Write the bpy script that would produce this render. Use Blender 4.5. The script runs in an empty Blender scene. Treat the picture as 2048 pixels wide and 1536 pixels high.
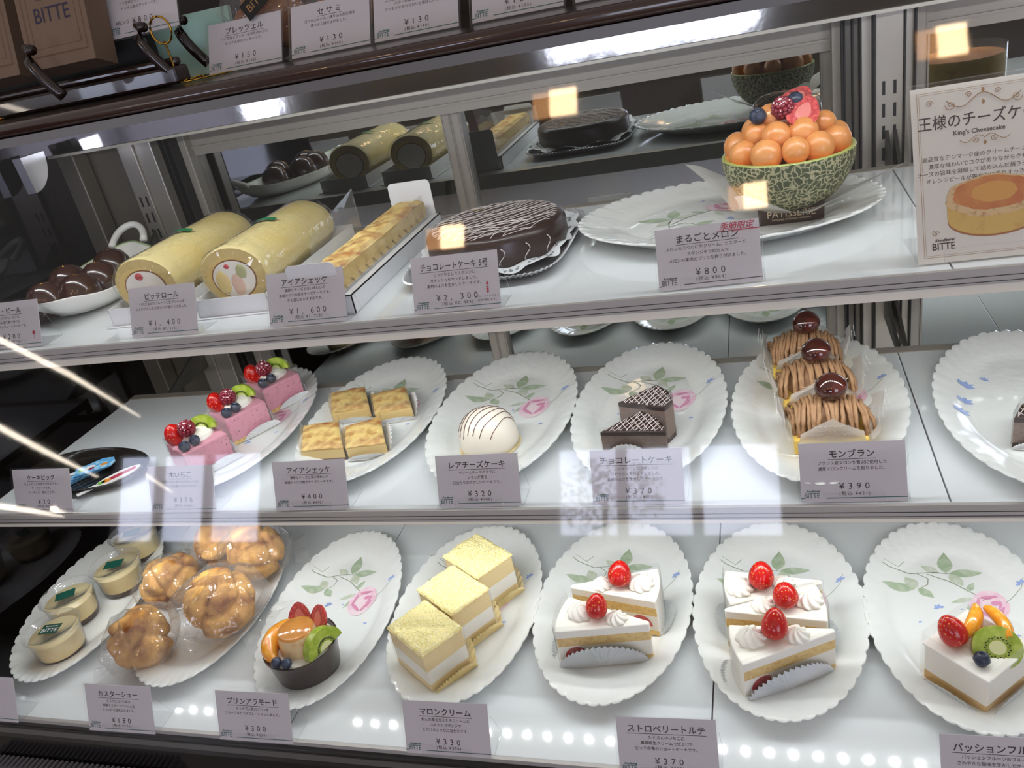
import bpy, bmesh, math, random
from math import sin, cos, pi, radians, sqrt
from mathutils import Vector, Matrix, noise

# ------------------------------------------------------------------ camera, world, exposure
SC = bpy.context.scene
COL = SC.collection
random.seed(7)
cam = bpy.data.objects.new('camera', bpy.data.cameras.new('camera'))
COL.objects.link(cam)
cam.data.sensor_width = 36.0
cam.data.lens = 36.0 * 1656.5 / 2048.0
cam.data.clip_start = 0.02
RT = Vector((0.95211209, 0.24109003, -0.18803765))
UP = Vector((0.05589475, 0.46739348, 0.88228063))
FW = Vector((-0.30059663, 0.85054038, -0.43153532))
cam.matrix_world = Matrix(((RT.x, UP.x, -FW.x, 0), (RT.y, UP.y, -FW.y, 0), (RT.z, UP.z, -FW.z, 1.22), (0, 0, 0, 1)))
SC.camera = cam
SC.view_settings.view_transform = 'Standard'
SC.view_settings.look = 'None'
SC.view_settings.gamma = 1.0
SC.view_settings.exposure = 0.0
SC.view_settings.use_curve_mapping = False
SC.cycles.use_denoising = True
SC.cycles.max_bounces = 10
SC.cycles.transparent_max_bounces = 40
SC.cycles.caustics_reflective = False
SC.cycles.caustics_refractive = False
SC.cycles.sample_clamp_indirect = 6.0
world = bpy.data.worlds.new('shop_ambience')
SC.world = world
world.use_nodes = True
wn = world.node_tree.nodes
wn.clear()
bg = wn.new('ShaderNodeBackground')
wo = wn.new('ShaderNodeOutputWorld')
bg.inputs['Color'].default_value = (1.0, 0.95, 0.93, 1)
bg.inputs['Strength'].default_value = 0.34
world.node_tree.links.new(bg.outputs[0], wo.inputs[0])
LED_POWER = 185.0          # emission of each LED chip in the case strips

ZT, ZM, ZB = 0.9475, 0.748, 0.558     # heights of the three shelf tops
MIRROR_Y = 1.16

# ------------------------------------------------------------------ helpers
def hexc(h):
    h = h.lstrip('#')
    c = [int(h[i:i + 2], 16) / 255 for i in (0, 2, 4)]
    return tuple((x / 12.92 if x <= 0.04045 else ((x + 0.055) / 1.055) ** 2.4) for x in c) + (1,)

MATS = {}
def M(name, col, rough=0.5, metal=0.0, spec=0.5, bump=None, noisy=None, coat=0.0, emit=None, sss=0.0, trans=0.0):
    """procedural principled material; bump=(scale,strength,dist) noisy=(scale,colour,lo,hi[,detail])"""
    if name in MATS:
        return MATS[name]
    m = bpy.data.materials.new(name)
    m.use_nodes = True
    nt = m.node_tree
    nt.nodes.clear()
    o = nt.nodes.new('ShaderNodeOutputMaterial')
    b = nt.nodes.new('ShaderNodeBsdfPrincipled')
    nt.links.new(b.outputs[0], o.inputs[0])
    b.inputs['Base Color'].default_value = hexc(col)
    b.inputs['Roughness'].default_value = rough
    b.inputs['Metallic'].default_value = metal
    b.inputs['Specular IOR Level'].default_value = spec
    b.inputs['Coat Weight'].default_value = coat
    b.inputs['Transmission Weight'].default_value = trans
    if sss:
        b.inputs['Subsurface Weight'].default_value = sss
        b.inputs['Subsurface Scale'].default_value = 0.006
    if emit:
        b.inputs['Emission Color'].default_value = hexc(emit[0])
        b.inputs['Emission Strength'].default_value = emit[1]
    if bump or noisy:
        tc = nt.nodes.new('ShaderNodeTexCoord')
    if bump:
        n = nt.nodes.new('ShaderNodeTexNoise')
        n.inputs['Scale'].default_value = bump[0]
        n.inputs['Detail'].default_value = 3
        nt.links.new(tc.outputs['Object'], n.inputs['Vector'])
        bp = nt.nodes.new('ShaderNodeBump')
        bp.inputs['Strength'].default_value = bump[1]
        bp.inputs['Distance'].default_value = bump[2] if len(bump) > 2 else 0.002
        nt.links.new(n.outputs['Fac'], bp.inputs['Height'])
        nt.links.new(bp.outputs[0], b.inputs['Normal'])
    if noisy:
        n2 = nt.nodes.new('ShaderNodeTexNoise')
        n2.inputs['Scale'].default_value = noisy[0]
        n2.inputs['Detail'].default_value = noisy[4] if len(noisy) > 4 else 4
        nt.links.new(tc.outputs['Object'], n2.inputs['Vector'])
        r = nt.nodes.new('ShaderNodeValToRGB')
        r.color_ramp.elements[0].position = noisy[2]
        r.color_ramp.elements[1].position = noisy[3]
        r.color_ramp.elements[0].color = hexc(col)
        r.color_ramp.elements[1].color = hexc(noisy[1])
        nt.links.new(n2.outputs['Fac'], r.inputs['Fac'])
        nt.links.new(r.outputs[0], b.inputs['Base Color'])
    MATS[name] = m
    return m

def voro(name, base, line, scale, lo, hi, feature='DISTANCE_TO_EDGE', rough=0.4, bumps=0.0, coat=0.0, rand=1.0, invert=False, patch=None):
    if name in MATS:
        return MATS[name]
    m = M(name, base, rough, coat=coat)
    nt = m.node_tree
    b = next(n for n in nt.nodes if n.type == 'BSDF_PRINCIPLED')
    tc = nt.nodes.new('ShaderNodeTexCoord')
    ns = nt.nodes.new('ShaderNodeTexNoise')
    ns.inputs['Scale'].default_value = scale * 0.6
    mixv = nt.nodes.new('ShaderNodeMix')
    mixv.data_type = 'RGBA'
    mixv.blend_type = 'LINEAR_LIGHT'
    mixv.inputs[0].default_value = 0.006 if feature == 'DISTANCE_TO_EDGE' else 0.0
    nt.links.new(tc.outputs['Object'], ns.inputs['Vector'])
    nt.links.new(tc.outputs['Object'], mixv.inputs[6])
    nt.links.new(ns.outputs['Color'], mixv.inputs[7])
    v = nt.nodes.new('ShaderNodeTexVoronoi')
    v.feature = feature
    v.inputs['Scale'].default_value = scale
    v.inputs['Randomness'].default_value = rand
    nt.links.new(mixv.outputs[2], v.inputs['Vector'])
    r = nt.nodes.new('ShaderNodeValToRGB')
    r.color_ramp.elements[0].position = lo
    r.color_ramp.elements[1].position = hi
    r.color_ramp.elements[0].color = hexc(line)
    r.color_ramp.elements[1].color = hexc(base)
    nt.links.new(v.outputs['Distance'], r.inputs['Fac'])
    if patch:
        n3 = nt.nodes.new('ShaderNodeTexNoise')
        n3.inputs['Scale'].default_value = patch[0]
        nt.links.new(tc.outputs['Object'], n3.inputs['Vector'])
        r3 = nt.nodes.new('ShaderNodeValToRGB')
        r3.color_ramp.elements[0].position = patch[2]
        r3.color_ramp.elements[1].position = patch[3]
        r3.color_ramp.elements[0].color = hexc(base)
        r3.color_ramp.elements[1].color = hexc(patch[1])
        nt.links.new(n3.outputs['Fac'], r3.inputs['Fac'])
        mx = nt.nodes.new('ShaderNodeMix')
        mx.data_type = 'RGBA'
        r.color_ramp.elements[0].color = (0, 0, 0, 1)
        r.color_ramp.elements[1].color = (1, 1, 1, 1)
        nt.links.new(r.outputs[0], mx.inputs[0])
        mx.inputs[6].default_value = hexc(line)
        nt.links.new(r3.outputs[0], mx.inputs[7])
        nt.links.new(mx.outputs[2], b.inputs['Base Color'])
    else:
        nt.links.new(r.outputs[0], b.inputs['Base Color'])
    if bumps:
        bp = nt.nodes.new('ShaderNodeBump')
        bp.inputs['Strength'].default_value = abs(bumps)
        bp.inputs['Distance'].default_value = 0.001
        bp.invert = bumps < 0
        nt.links.new(r.outputs[0], bp.inputs['Height'])
        nt.links.new(bp.outputs[0], b.inputs['Normal'])
    return m

def film(name, ior=1.45, tint='FFFFFF', milk=0.0, milkcol='F4F4F2', rough=0.03, bump=None):
    """thin clear sheet: transparent + fresnel gloss (+ a milky share)"""
    if name in MATS:
        return MATS[name]
    m = bpy.data.materials.new(name)
    m.use_nodes = True
    nt = m.node_tree
    nt.nodes.clear()
    o = nt.nodes.new('ShaderNodeOutputMaterial')
    t = nt.nodes.new('ShaderNodeBsdfTransparent')
    t.inputs[0].default_value = hexc(tint)
    g = nt.nodes.new('ShaderNodeBsdfGlossy')
    g.inputs['Roughness'].default_value = rough
    f = nt.nodes.new('ShaderNodeFresnel')
    gm = nt.nodes.new('ShaderNodeNewGeometry')
    io = nt.nodes.new('ShaderNodeMapRange')      # same gloss from both sides of the sheet
    io.inputs['To Min'].default_value = ior
    io.inputs['To Max'].default_value = 1.0 / ior
    nt.links.new(gm.outputs['Backfacing'], io.inputs['Value'])
    nt.links.new(io.outputs['Result'], f.inputs['IOR'])
    mx = nt.nodes.new('ShaderNodeMixShader')
    base = t.outputs[0]
    if milk:
        d = nt.nodes.new('ShaderNodeBsdfDiffuse')
        d.inputs[0].default_value = hexc(milkcol)
        tr = nt.nodes.new('ShaderNodeBsdfTranslucent')
        tr.inputs[0].default_value = hexc(milkcol)
        md = nt.nodes.new('ShaderNodeMixShader')
        md.inputs[0].default_value = 0.4
        nt.links.new(d.outputs[0], md.inputs[1])
        nt.links.new(tr.outputs[0], md.inputs[2])
        mm = nt.nodes.new('ShaderNodeMixShader')
        mm.inputs[0].default_value = milk
        nt.links.new(t.outputs[0], mm.inputs[1])
        nt.links.new(md.outputs[0], mm.inputs[2])
        base = mm.outputs[0]
    nt.links.new(f.outputs[0], mx.inputs[0])
    nt.links.new(base, mx.inputs[1])
    nt.links.new(g.outputs[0], mx.inputs[2])
    nt.links.new(mx.outputs[0], o.inputs[0])
    if bump:
        tc = nt.nodes.new('ShaderNodeTexCoord')
        n = nt.nodes.new('ShaderNodeTexNoise')
        n.inputs['Scale'].default_value = bump[0]
        nt.links.new(tc.outputs['Object'], n.inputs['Vector'])
        bp = nt.nodes.new('ShaderNodeBump')
        bp.inputs['Strength'].default_value = bump[1]
        bp.inputs['Distance'].default_value = 0.004
        nt.links.new(n.outputs['Fac'], bp.inputs['Height'])
        nt.links.new(bp.outputs[0], g.inputs['Normal'])
    MATS[name] = m
    return m

class MB:
    """mesh builder: collects shapes into ONE mesh"""
    def __init__(s):
        s.v, s.f, s.m = [], [], []
    def add(s, vs, fs, mi=0, T=None):
        k = len(s.v)
        s.v += [tuple(T @ Vector(p)) for p in vs] if T is not None else [tuple(p) for p in vs]
        for f in fs:
            s.f.append(tuple(i + k for i in f))
        s.m += list(mi) if isinstance(mi, (list, tuple)) else [mi] * len(fs)
        return s
    def box(s, x0, x1, y0, y1, z0, z1, mi=0, T=None):
        vs = [(x, y, z) for x in (x0, x1) for y in (y0, y1) for z in (z0, z1)]
        return s.add(vs, [(0, 1, 3, 2), (4, 6, 7, 5), (0, 4, 5, 1), (2, 3, 7, 6), (0, 2, 6, 4), (1, 5, 7, 3)], mi, T)
    def grid(s, P, nu, nv, mi=0, cu=False, cv=False, T=None):
        vs = [P(i, j) for i in range(nu) for j in range(nv)]
        fs = []
        for i in range(nu if cu else nu - 1):
            for j in range(nv if cv else nv - 1):
                a, b = i, (i + 1) % nu
                c, d = j, (j + 1) % nv
                fs.append((a * nv + c, b * nv + c, b * nv + d, a * nv + d))
        return s.add(vs, fs, mi(fs, nv) if callable(mi) else mi, T)
    def lathe(s, prof, n=32, mi=0, T=None, mod=None, a0=0.0, a1=2 * pi):
        full = abs(a1 - a0 - 2 * pi) < 1e-6
        k = len(prof)
        def P(i, j):
            th = a0 + (a1 - a0) * i / (n if full else n - 1)
            r, z = prof[j]
            if mod:
                r, z = mod(th, r, z)
            return (r * cos(th), r * sin(th), z)
        mm = 0
        if isinstance(mi, (list, tuple)):
            mm = lambda fs, nv: [mi[f[0] % nv] for f in fs]
        else:
            mm = mi
        return s.grid(P, n, k, mm, cu=full, T=T)
    def ell(s, c, r, nu=20, nv=12, mi=0, disp=None, T=None):
        def P(i, j):
            th = 2 * pi * i / nu
            ph = -pi / 2 + pi * j / (nv - 1)
            d = Vector((cos(ph) * cos(th), cos(ph) * sin(th), sin(ph)))
            k = disp(d) if disp else 1.0
            return (c[0] + d.x * r[0] * k, c[1] + d.y * r[1] * k, c[2] + d.z * r[2] * k)
        return s.grid(P, nu, nv, mi, cu=True, T=T)
    def tube(s, pts, r, n=8, mi=0, T=None, closed=False):
        pts = [Vector(p) for p in pts]
        N = len(pts)
        rr = r if isinstance(r, (list, tuple)) else [r] * N
        ring = []
        up = Vector((0, 0, 1))
        for i, p in enumerate(pts):
            a = pts[(i - 1) % N] if (closed or i > 0) else p
            b = pts[(i + 1) % N] if (closed or i < N - 1) else p
            t = (b - a)
            t = t.normalized() if t.length > 1e-9 else Vector((1, 0, 0))
            q = up if abs(t.dot(up)) < 0.95 else Vector((1, 0, 0))
            u = t.cross(q).normalized()
            w = u.cross(t)
            ring.append([p + (u * cos(2 * pi * k / n) + w * sin(2 * pi * k / n)) * rr[i] for k in range(n)])
        vs = [q for R in ring for q in R]
        fs = []
        for i in range(N if closed else N - 1):
            j = (i + 1) % N
            for k in range(n):
                fs.append((i * n + k, i * n + (k + 1) % n, j * n + (k + 1) % n, j * n + k))
        if not closed:
            fs.append(tuple(range(n - 1, -1, -1)))
            fs.append(tuple((N - 1) * n + k for k in range(n)))
        return s.add(vs, fs, mi, T)
    def prism(s, poly, zs, smi, tmi=0, bmi=0, T=None):
        """poly: ccw outline; zs: layer heights; smi: side material per layer, or function(layer, edge)"""
        n = len(poly)
        vs = [(p[0], p[1], z) for z in zs for p in poly]
        fs, ms = [], []
        for L in range(len(zs) - 1):
            for i in range(n):
                j = (i + 1) % n
                fs.append((L * n + i, L * n + j, (L + 1) * n + j, (L + 1) * n + i))
                ms.append(smi(L, i) if callable(smi) else smi[L])
        fs.append(tuple(range(n - 1, -1, -1)))
        ms.append(bmi)
        fs.append(tuple((len(zs) - 1) * n + i for i in range(n)))
        ms.append(tmi)
        return s.add(vs, fs, ms, T)
    def build(s, name, mats, parent=None, loc=None, rot=None, smooth=True, bevel=0.0, sub=0, auto=None):
        me = bpy.data.meshes.new(name)
        me.from_pydata(s.v, [], s.f)
        for m in (mats if isinstance(mats, (list, tuple)) else [mats]):
            me.materials.append(m)
        me.polygons.foreach_set('material_index', s.m)
        me.polygons.foreach_set('use_smooth', [bool(smooth)] * len(s.f))
        me.update()
        if auto:
            try:
                me.set_sharp_from_angle(angle=radians(auto))
            except Exception:
                pass
        o = bpy.data.objects.new(name, me)
        COL.objects.link(o)
        if parent:
            o.parent = parent
        if loc:
            o.location = loc
        if rot:
            o.rotation_euler = rot
        if bevel:
            bm = o.modifiers.new('bevel', 'BEVEL')
            bm.width = bevel
            bm.segments = 2
            bm.limit_method = 'ANGLE'
            bm.angle_limit = radians(40)
        if sub:
            sm = o.modifiers.new('sub', 'SUBSURF')
            sm.levels = sub
            sm.render_levels = sub
        return o

def thing(name, label, cat, loc=(0, 0, 0), rz=0.0, group=None):
    o = bpy.data.objects.new(name, None)
    COL.objects.link(o)
    o.empty_display_size = 0.02
    o.location = loc
    o.rotation_euler = (0, 0, rz)
    return tag(o, label, cat, group)
def tag(o, label, cat, group=None):
    o['label'] = label
    o['category'] = cat
    if group:
        o['group'] = group
    return o
def struct(o):
    o['kind'] = 'structure'
    return o
def TR(x=0, y=0, z=0, rx=0, ry=0, rz=0, s=1.0):
    return Matrix.Translation((x, y, z)) @ Matrix.Rotation(rz, 4, 'Z') @ Matrix.Rotation(ry, 4, 'Y') @ Matrix.Rotation(rx, 4, 'X') @ Matrix.Scale(s, 4)

_txt = {}
def text2d(body, size, align='CENTER', bold=0.0, shear=0.0, space=1.0, res=2):
    """outline of a line of print: 2D verts and faces"""
    key = (body, size, align, bold, shear, space)
    if key in _txt:
        return _txt[key]
    cu = bpy.data.curves.new('print', 'FONT')
    cu.body = body
    cu.size = size
    cu.align_x = align
    cu.resolution_u = res
    cu.offset = bold
    cu.shear = shear
    cu.space_character = space
    o = bpy.data.objects.new('print', cu)
    me = bpy.data.meshes.new_from_object(o)
    vs = [(v.co.x, v.co.y) for v in me.vertices]
    fs = [tuple(p.vertices) for p in me.polygons]
    bpy.data.objects.remove(o)
    bpy.data.curves.remove(cu)
    bpy.data.meshes.remove(me)
    _txt[key] = (vs, fs)
    return vs, fs

# ------------------------------------------------------------------ materials
WHITE_SHELF = M('white_gloss_panel', 'E9EDEE', 0.08, coat=0.3)
STEEL = M('brushed_stainless', 'B0A99F', 0.32, 0.6, bump=(60, 0.02))
STEEL_DARK = M('dull_stainless', '736C61', 0.4, 0.6)
ALU = M('taupe_aluminium', 'A0988D', 0.45, 0.25)
ALU_DK = M('groove_dark', '3A3632', 0.5, 0.5)
ALU_RAIL = M('grey_aluminium_rail', 'B4AFAA', 0.45, 0.2)
BLACK = M('black_gloss', '0C0B0B', 0.12, coat=0.2)
BLACK_MATT = M('black_matt', '161312', 0.6)
MIRROR = M('smoked_mirror', 'BFC3C1', 0.015, 1.0)
MIRROR_DK = M('dark_mirror_glass', '3C3B40', 0.05, 1.0, bump=(9, 0.06))
GLASS = film('front_glass', 1.5)
ACRYL = film('clear_acrylic', 1.49, milk=0.03)
FILM = film('clear_cake_film', 1.5, milk=0.05, rough=0.05)
BAG = film('crinkled_cellophane', 1.6, milk=0.10, rough=0.05, bump=(60, 0.9))
WRAP = film('tight_cellophane', 1.75, milk=0.02, rough=0.05, bump=(38, 0.6))
PLASTIC = film('clear_cup_plastic', 1.5, milk=0.07, rough=0.05)
WAXP = film('translucent_wax_paper', 1.3, milk=0.68, milkcol='EDE9E2', rough=0.3)
PAPER = M('card_paper', 'CDC7CA', 0.6)
INK = M('brown_black_ink', '2C1C16', 0.6)
INK_GREEN = M('teal_ink', '0E5A55', 0.6)
INK_RED = M('red_ink', 'B3123A', 0.6)
INK_WHITE = M('white_ink', 'F4F2EE', 0.6)
INK_GOLD = M('gold_ink', 'A57C4A', 0.6)
WCARD = M('white_card_board', 'E6E6E8', 0.55)
FOIL = M('silver_foil', 'DCDDDE', 0.3, 0.5, bump=(120, 0.25))
SILVERPAPER = M('pale_silver_paper', 'D6DADC', 0.35, 0.1, bump=(140, 0.3))
WPAPER = M('white_cake_paper', 'EDEFF0', 0.5, bump=(140, 0.3))
GOLDFOIL = M('gold_foil', 'F2E0AA', 0.3, 0.1, bump=(120, 0.3))
CREAM = M('whipped_cream', 'F8F4E8', 0.5)
SPONGE = M('yellow_sponge', 'EBCB84', 0.85, bump=(600, 0.5), noisy=(260, 'D2A458', 0.45, 0.75))
SPONGE_PALE = M('pale_sponge', 'F0D69C', 0.85, bump=(600, 0.5))
STRAW = voro('strawberry_skin', 'B8100C', 'DE8A3C', 300, 0.16, 0.27, 'F1', 0.25, 0.6, coat=0.15, rand=0.35)
STRAW_IN = M('strawberry_flesh', 'B0393F', 0.3, noisy=(250, 'E06A62', 0.4, 0.7), coat=0.4)
BLUEB = M('blueberry_skin', '232A3C', 0.35, noisy=(180, '3E4A63', 0.45, 0.7))
KIWI = M('kiwi_flesh', '8FA82E', 0.25, noisy=(130, 'B3C158', 0.4, 0.7), coat=0.3)
KIWI_C = M('kiwi_core', 'D9DCA0', 0.3)
SEED = M('kiwi_seed', '1C1712', 0.4)
ORANGE = M('orange_segment', 'F29A1C', 0.22, noisy=(150, 'F7B44A', 0.4, 0.7), coat=0.5)
PINK = M('raspberry_mousse', 'E29CAE', 0.5, noisy=(160, 'D98CA0', 0.5, 0.7))
CHOC = M('dark_chocolate', '2E1B15', 0.33, bump=(30, 0.08))
CHOC_MOUSSE = M('chocolate_mousse', '8A7468', 0.55, noisy=(300, '79645A', 0.4, 0.7))
CHOC_LINE = M('white_icing_thread', 'D9CFCB', 0.4)
BAKED = M('browned_cheesecake_top', 'F3D488', 0.5, bump=(90, 0.6, 0.003), noisy=(62, 'A9551C', 0.42, 0.72, 8))
CHEESE = M('pale_cheesecake', 'F0D288', 0.55, noisy=(90, 'E2B863', 0.5, 0.75))
GOLDLEAF = M('gold_leaf', 'E8B84A', 0.25, 1.0)
PLATE_ICE = M('white_porcelain', 'EFF0EC', 0.10, bump=(75, 0.16, 0.004), coat=0.4)
LEAF1 = M('leaf_green_glaze', 'A3B596', 0.25, noisy=(90, 'C3CEB6', 0.4, 0.65))
LEAF2 = M('leaf_pale_glaze', 'C0C9B0', 0.25, noisy=(90, 'D5DACB', 0.4, 0.65))
STEM = M('stem_glaze', '98A08A', 0.25)
ROSE1 = M('rose_pink_glaze', 'EFC3D3', 0.25, noisy=(110, 'F5DCE4', 0.35, 0.6))
ROSE2 = M('rose_deep_glaze', 'DE96B5', 0.25)
ROSE3 = M('rose_pale_glaze', 'F3DDE2', 0.25)
BLUE = M('blue_flower_glaze', '9FB2E2', 0.25)
LED = M('led_chip', 'FFFFFF', 0.4, emit=('F3FAFF', LED_POWER))

# ------------------------------------------------------------------ the room around the viewer (seen in reflections)
fl = MB().box(-6, 6, -5, 3, -0.02, 0.0).build('floor', M('grey_floor', 'A39D97', 0.5))
struct(fl)
WALL = M('brown_wall', '5B5048', 0.7)
wy = -3.5
wb = MB()
wins = [(-4.5, -3.3, 0.62, 1.25), (-1.25, -0.0, 0.66, 1.2)]
xs = [-6, -4.5, -3.3, -1.25, -0.0, 1.6, 3.8, 6]
for i in range(7):
    if i == 5:
        wb.box(xs[i], xs[i + 1], wy - .08, wy, 2.0, 2.1)
    elif i in (1, 3):
        w0 = wins[0] if i == 1 else wins[1]
        wb.box(xs[i], xs[i + 1], wy - .08, wy, 0, w0[2]).box(xs[i], xs[i + 1], wy - .08, wy, w0[3], 2.1)
    else:
        wb.box(xs[i], xs[i + 1], wy - .08, wy, 0, 2.1)
struct(wb.build('wall_back', WALL, smooth=False))
struct(MB().box(-6, 6, 1.52, 1.6, 0, 2.1).build('wall_front', M('dark_shop_wall', '2E2622', 0.7), smooth=False))
DAY = M('daylit_pane', '000000', 0.3, emit=('DCE4FF', 12.0))
for k, (x0, x1, z0, z1) in enumerate(wins):
    w = bpy.data.objects.new('window_%d' % (k + 1), None)
    COL.objects.link(w)
    struct(w)
    MB().box(x0, x1, wy - .075, wy - .07, z0, z1).build('pane', DAY, w, smooth=False)
    fr = MB()
    for q in (x0 + (x1 - x0) * .28, x0 + (x1 - x0) * .62):
        fr.box(q, q + .06, wy - .05, wy - .01, z0, z1)
    fr.box(x0, x1, wy - .05, wy - .01, z0, z0 + .04)
    fr.build('window_frame', M('dark_frame', '3A3634', 0.5), w, smooth=False)
lv = MB()
rl = random.Random(5)
for k in range(520):
    a, q = rl.uniform(0, 2 * pi), rl.uniform(0, 1) ** .6
    c = Vector((-.95 + .34 * q * cos(a), -3.44 + rl.uniform(-.02, .02), .92 + .22 * q * sin(a)))
    s_ = rl.uniform(.010, .024)
    an = rl.uniform(0, pi)
    lv.add([c + Vector((s_ * cos(an), 0, s_ * sin(an))), c + Vector((-.3 * s_ * sin(an), .004, .3 * s_ * cos(an))), c - Vector((s_ * cos(an), 0, s_ * sin(an))), c + Vector((.3 * s_ * sin(an), -.004, -.3 * s_ * cos(an)))], [(0, 1, 2, 3)])
lv.tube([(-1.0, -3.44, 0), (-.97, -3.44, .5), (-.95, -3.44, .9)], [.03, .025, .012], 7)
tree = lv.build('indoor_tree', M('leaf_dark', '2E3B26', .6), smooth=False)
tag(tree, 'small leafy tree before the window, seen only as a glass reflection', 'tree')
dr = bpy.data.objects.new('added_light_panel', None)  # unseen glowing panel, added to brighten the lower price cards
COL.objects.link(dr)
struct(dr)
MB().box(1.6, 3.8, wy - .075, wy - .07, .02, 2.0).build('pane', M('added_panel_glow', '000000', 0.3, emit=('E6EAFF', 5.5)), dr, smooth=False)
MB().box(2.66, 2.74, wy - .06, wy - .01, .02, 2.0).box(1.6, 3.8, wy - .06, wy - .01, .0, .12).build('added_panel_frame', M('dark_frame', '3A3634', 0.5), dr, smooth=False)
LAMP_IN = M('lamp_diffuser', 'FFFFFF', 0.4, emit=('FFD9A8', 46.0))
LAMP_SIDE = M('lamp_warm_side', 'FFE0B0', 0.4, emit=('FFB878', 10.0))
for k, (lx, lz, w_, h_, lab) in enumerate([(-1.19, 1.885, .15, .085, 'lower warm ceiling lamp, left one reflected by the chocolate cake'),
                                     (-.05, 1.905, .13, .085, 'lower warm ceiling lamp, right one reflected at the melon'),
                                     (-.74, 2.37, .17, .10, 'upper warm ceiling lamp reflected over the mirrored chocolate cake'),
                                     (.60, 2.365, .15, .10, 'upper warm ceiling lamp reflected over the mirrored cheesecake')]):
    t = thing('ceiling_lamp', lab, 'lamp', (lx, -1.6, lz))
    MB().box(-w_ * .1, w_ * .5, -.01, .012, -h_ * .5, h_ * .5).build('diffuser', LAMP_IN, t, smooth=False)
    MB().box(-w_ * .5, -w_ * .1, -.01, .01, -h_ * .5, h_ * .45).build('reflector', LAMP_SIDE, t, smooth=False)
    MB().box(-w_ * .55, w_ * .55, -.05, -.012, -h_ * .6, h_ * .6).box(-.008, .008, -.04, -.02, h_ * .6, .5).build('housing', BLACK_MATT, t, smooth=False)
TUBEL = M('tube_light', 'FFFFFF', 0.4, emit=('FFF0DC', 26.0))
for pts, lab in (([(-3.44, -1.6, 1.645), (-3.0, -1.6, 1.45), (-2.6, -1.6, 1.243)], 'highest thin rail light reflected as a white streak'),
                 ([(-3.40, -1.6, 1.235), (-3.1, -1.6, 1.107), (-2.80, -1.6, .988)], 'middle thin rail light reflected as a white streak'),
                 ([(-3.35, -1.6, .872), (-3.14, -1.6, .846), (-2.97, -1.6, .82)], 'lowest thin rail light reflected as a white streak')):
    tag(MB().tube(pts, [.013, .011, .003], 6).build('rail_light', TUBEL), lab, 'light')

# ------------------------------------------------------------------ the display case
case = thing('display_case', 'refrigerated glass cake display case of stainless steel and taupe aluminium', 'display case')
X0, X1 = -1.02, 0.62
ob = MB()   # slanted front glass
A_, B_ = Vector((0, .487, .552)), Vector((0, .690, 1.166))
nn = Vector((0, -(B_ - A_).normalized().z, (B_ - A_).normalized().y))
ob.add([(X0, A_.y, A_.z), (X1, A_.y, A_.z), (X1, B_.y, B_.z), (X0, B_.y, B_.z)], [(0, 1, 2, 3)])
g = ob.build('front_glass', GLASS, case, smooth=False)
hd = MB().box(X0 - .3, X1, .690, .72, 1.166, 1.1745)
hd.build('header_rail', M('header_grey', '6E6B69', 0.4, 0.3), case, smooth=False)
MB().box(X0, X1, .72, 1.06, 1.17, 1.1745).build('case_roof', M('roof_white', 'C8C6C2', 0.5), case, smooth=False)
MB().box(X0 - .3, X1, 1.048, 1.056, 1.116, 1.1395).build('stainless_fascia', M('fascia_steel', 'CFCBC4', 0.07, 1.0, bump=(40, 0.04)), case, smooth=False)
MB().box(X0 - .3, X1, 1.044, 1.058, 1.112, 1.1158).build('fascia_lip', M('lip_cream', 'B9B3A6', 0.4, 0.3), case, smooth=False)
# left end: dark mirror glass
MB().box(-1.03, -1.015, .5, 1.075, .50, 1.165).build('end_panel', MIRROR_DK, case, smooth=False)
# rear frame: top rail, uprights
MB().box(X0, X1, 1.135, 1.165, 1.071, 1.135).box(X0, X1, 1.131, 1.136, 1.082, 1.085).build('door_rail', ALU, case, smooth=False)
lp = MB().box(-1.03, -.985, 1.06, 1.09, .5, 1.125).build('corner_post', STEEL_DARK, case, smooth=False, bevel=.002)
def upright(x0, x1, y, parent, slots_from):
    u = MB().box(x0, x1, y, y + .02, .5, 1.13)
    u.build('upright', STEEL, parent, smooth=False, bevel=.001)
    sl = MB()
    for k in range(9):
        z = slots_from - .0255 * k
        for xx in (.30, .70):
            xc = x0 + (x1 - x0) * xx
            sl.box(xc - .0016, xc + .0016, y - .0006, y + .001, z - .0155, z)
    sl.build('slots', BLACK_MATT, parent, smooth=False)
for x0, x1, y, m in ((-1.03, -.925, 1.094, STEEL_DARK), (-.898, -.868, 1.09, STEEL), (-.868, -.83, 1.12, ALU)):
    MB().box(x0, x1, y, y + .02, .5, 1.125).build('post_panel', m, case, smooth=False, bevel=.0015)
upright(-.925, -.898, 1.086, case, 1.03)
for x0, x1, y, m in ((.088, .118, 1.115, ALU), (.119, .131, 1.098, STEEL), (.163, .174, 1.09, STEEL), (.175, .190, 1.115, ALU)):
    MB().box(x0, x1, y, y + .02, .5, 1.128).build('post_panel', m, case, smooth=False, bevel=.0015)
for xx in (.0985, .101, .110, .1185, .1315, .1635, .1745, -.853, -.843, -.986, -.869):
    MB().box(xx - .0009, xx + .0009, 1.083 if xx > .12 else 1.1, 1.13, .5, 1.118).build('post_groove', BLACK_MATT, case, smooth=False)
upright(.1325, .1625, 1.086, case, 1.034)
# lower front: black base panel, ribbed vent
MB().box(-1.3, X1, .502, .52, .30, .552).build('base_panel', BLACK, case, smooth=False)
MB().box(-1.3, X1, .501, .5065, .540, .5485).build('glass_channel', M('channel_alu', '6A6662', 0.4, 0.4), case, smooth=False)
vt = MB()
for k in range(34):
    vt.box(-.93 + k * .0075, -.9265 + k * .0075, .482, .50, .40, .500)
vt.box(-.94, -.67, .487, .50, .40, .496)
vt.build('vent_grille', M('vent_grey', '77747A', 0.5), case, smooth=False)

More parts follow.
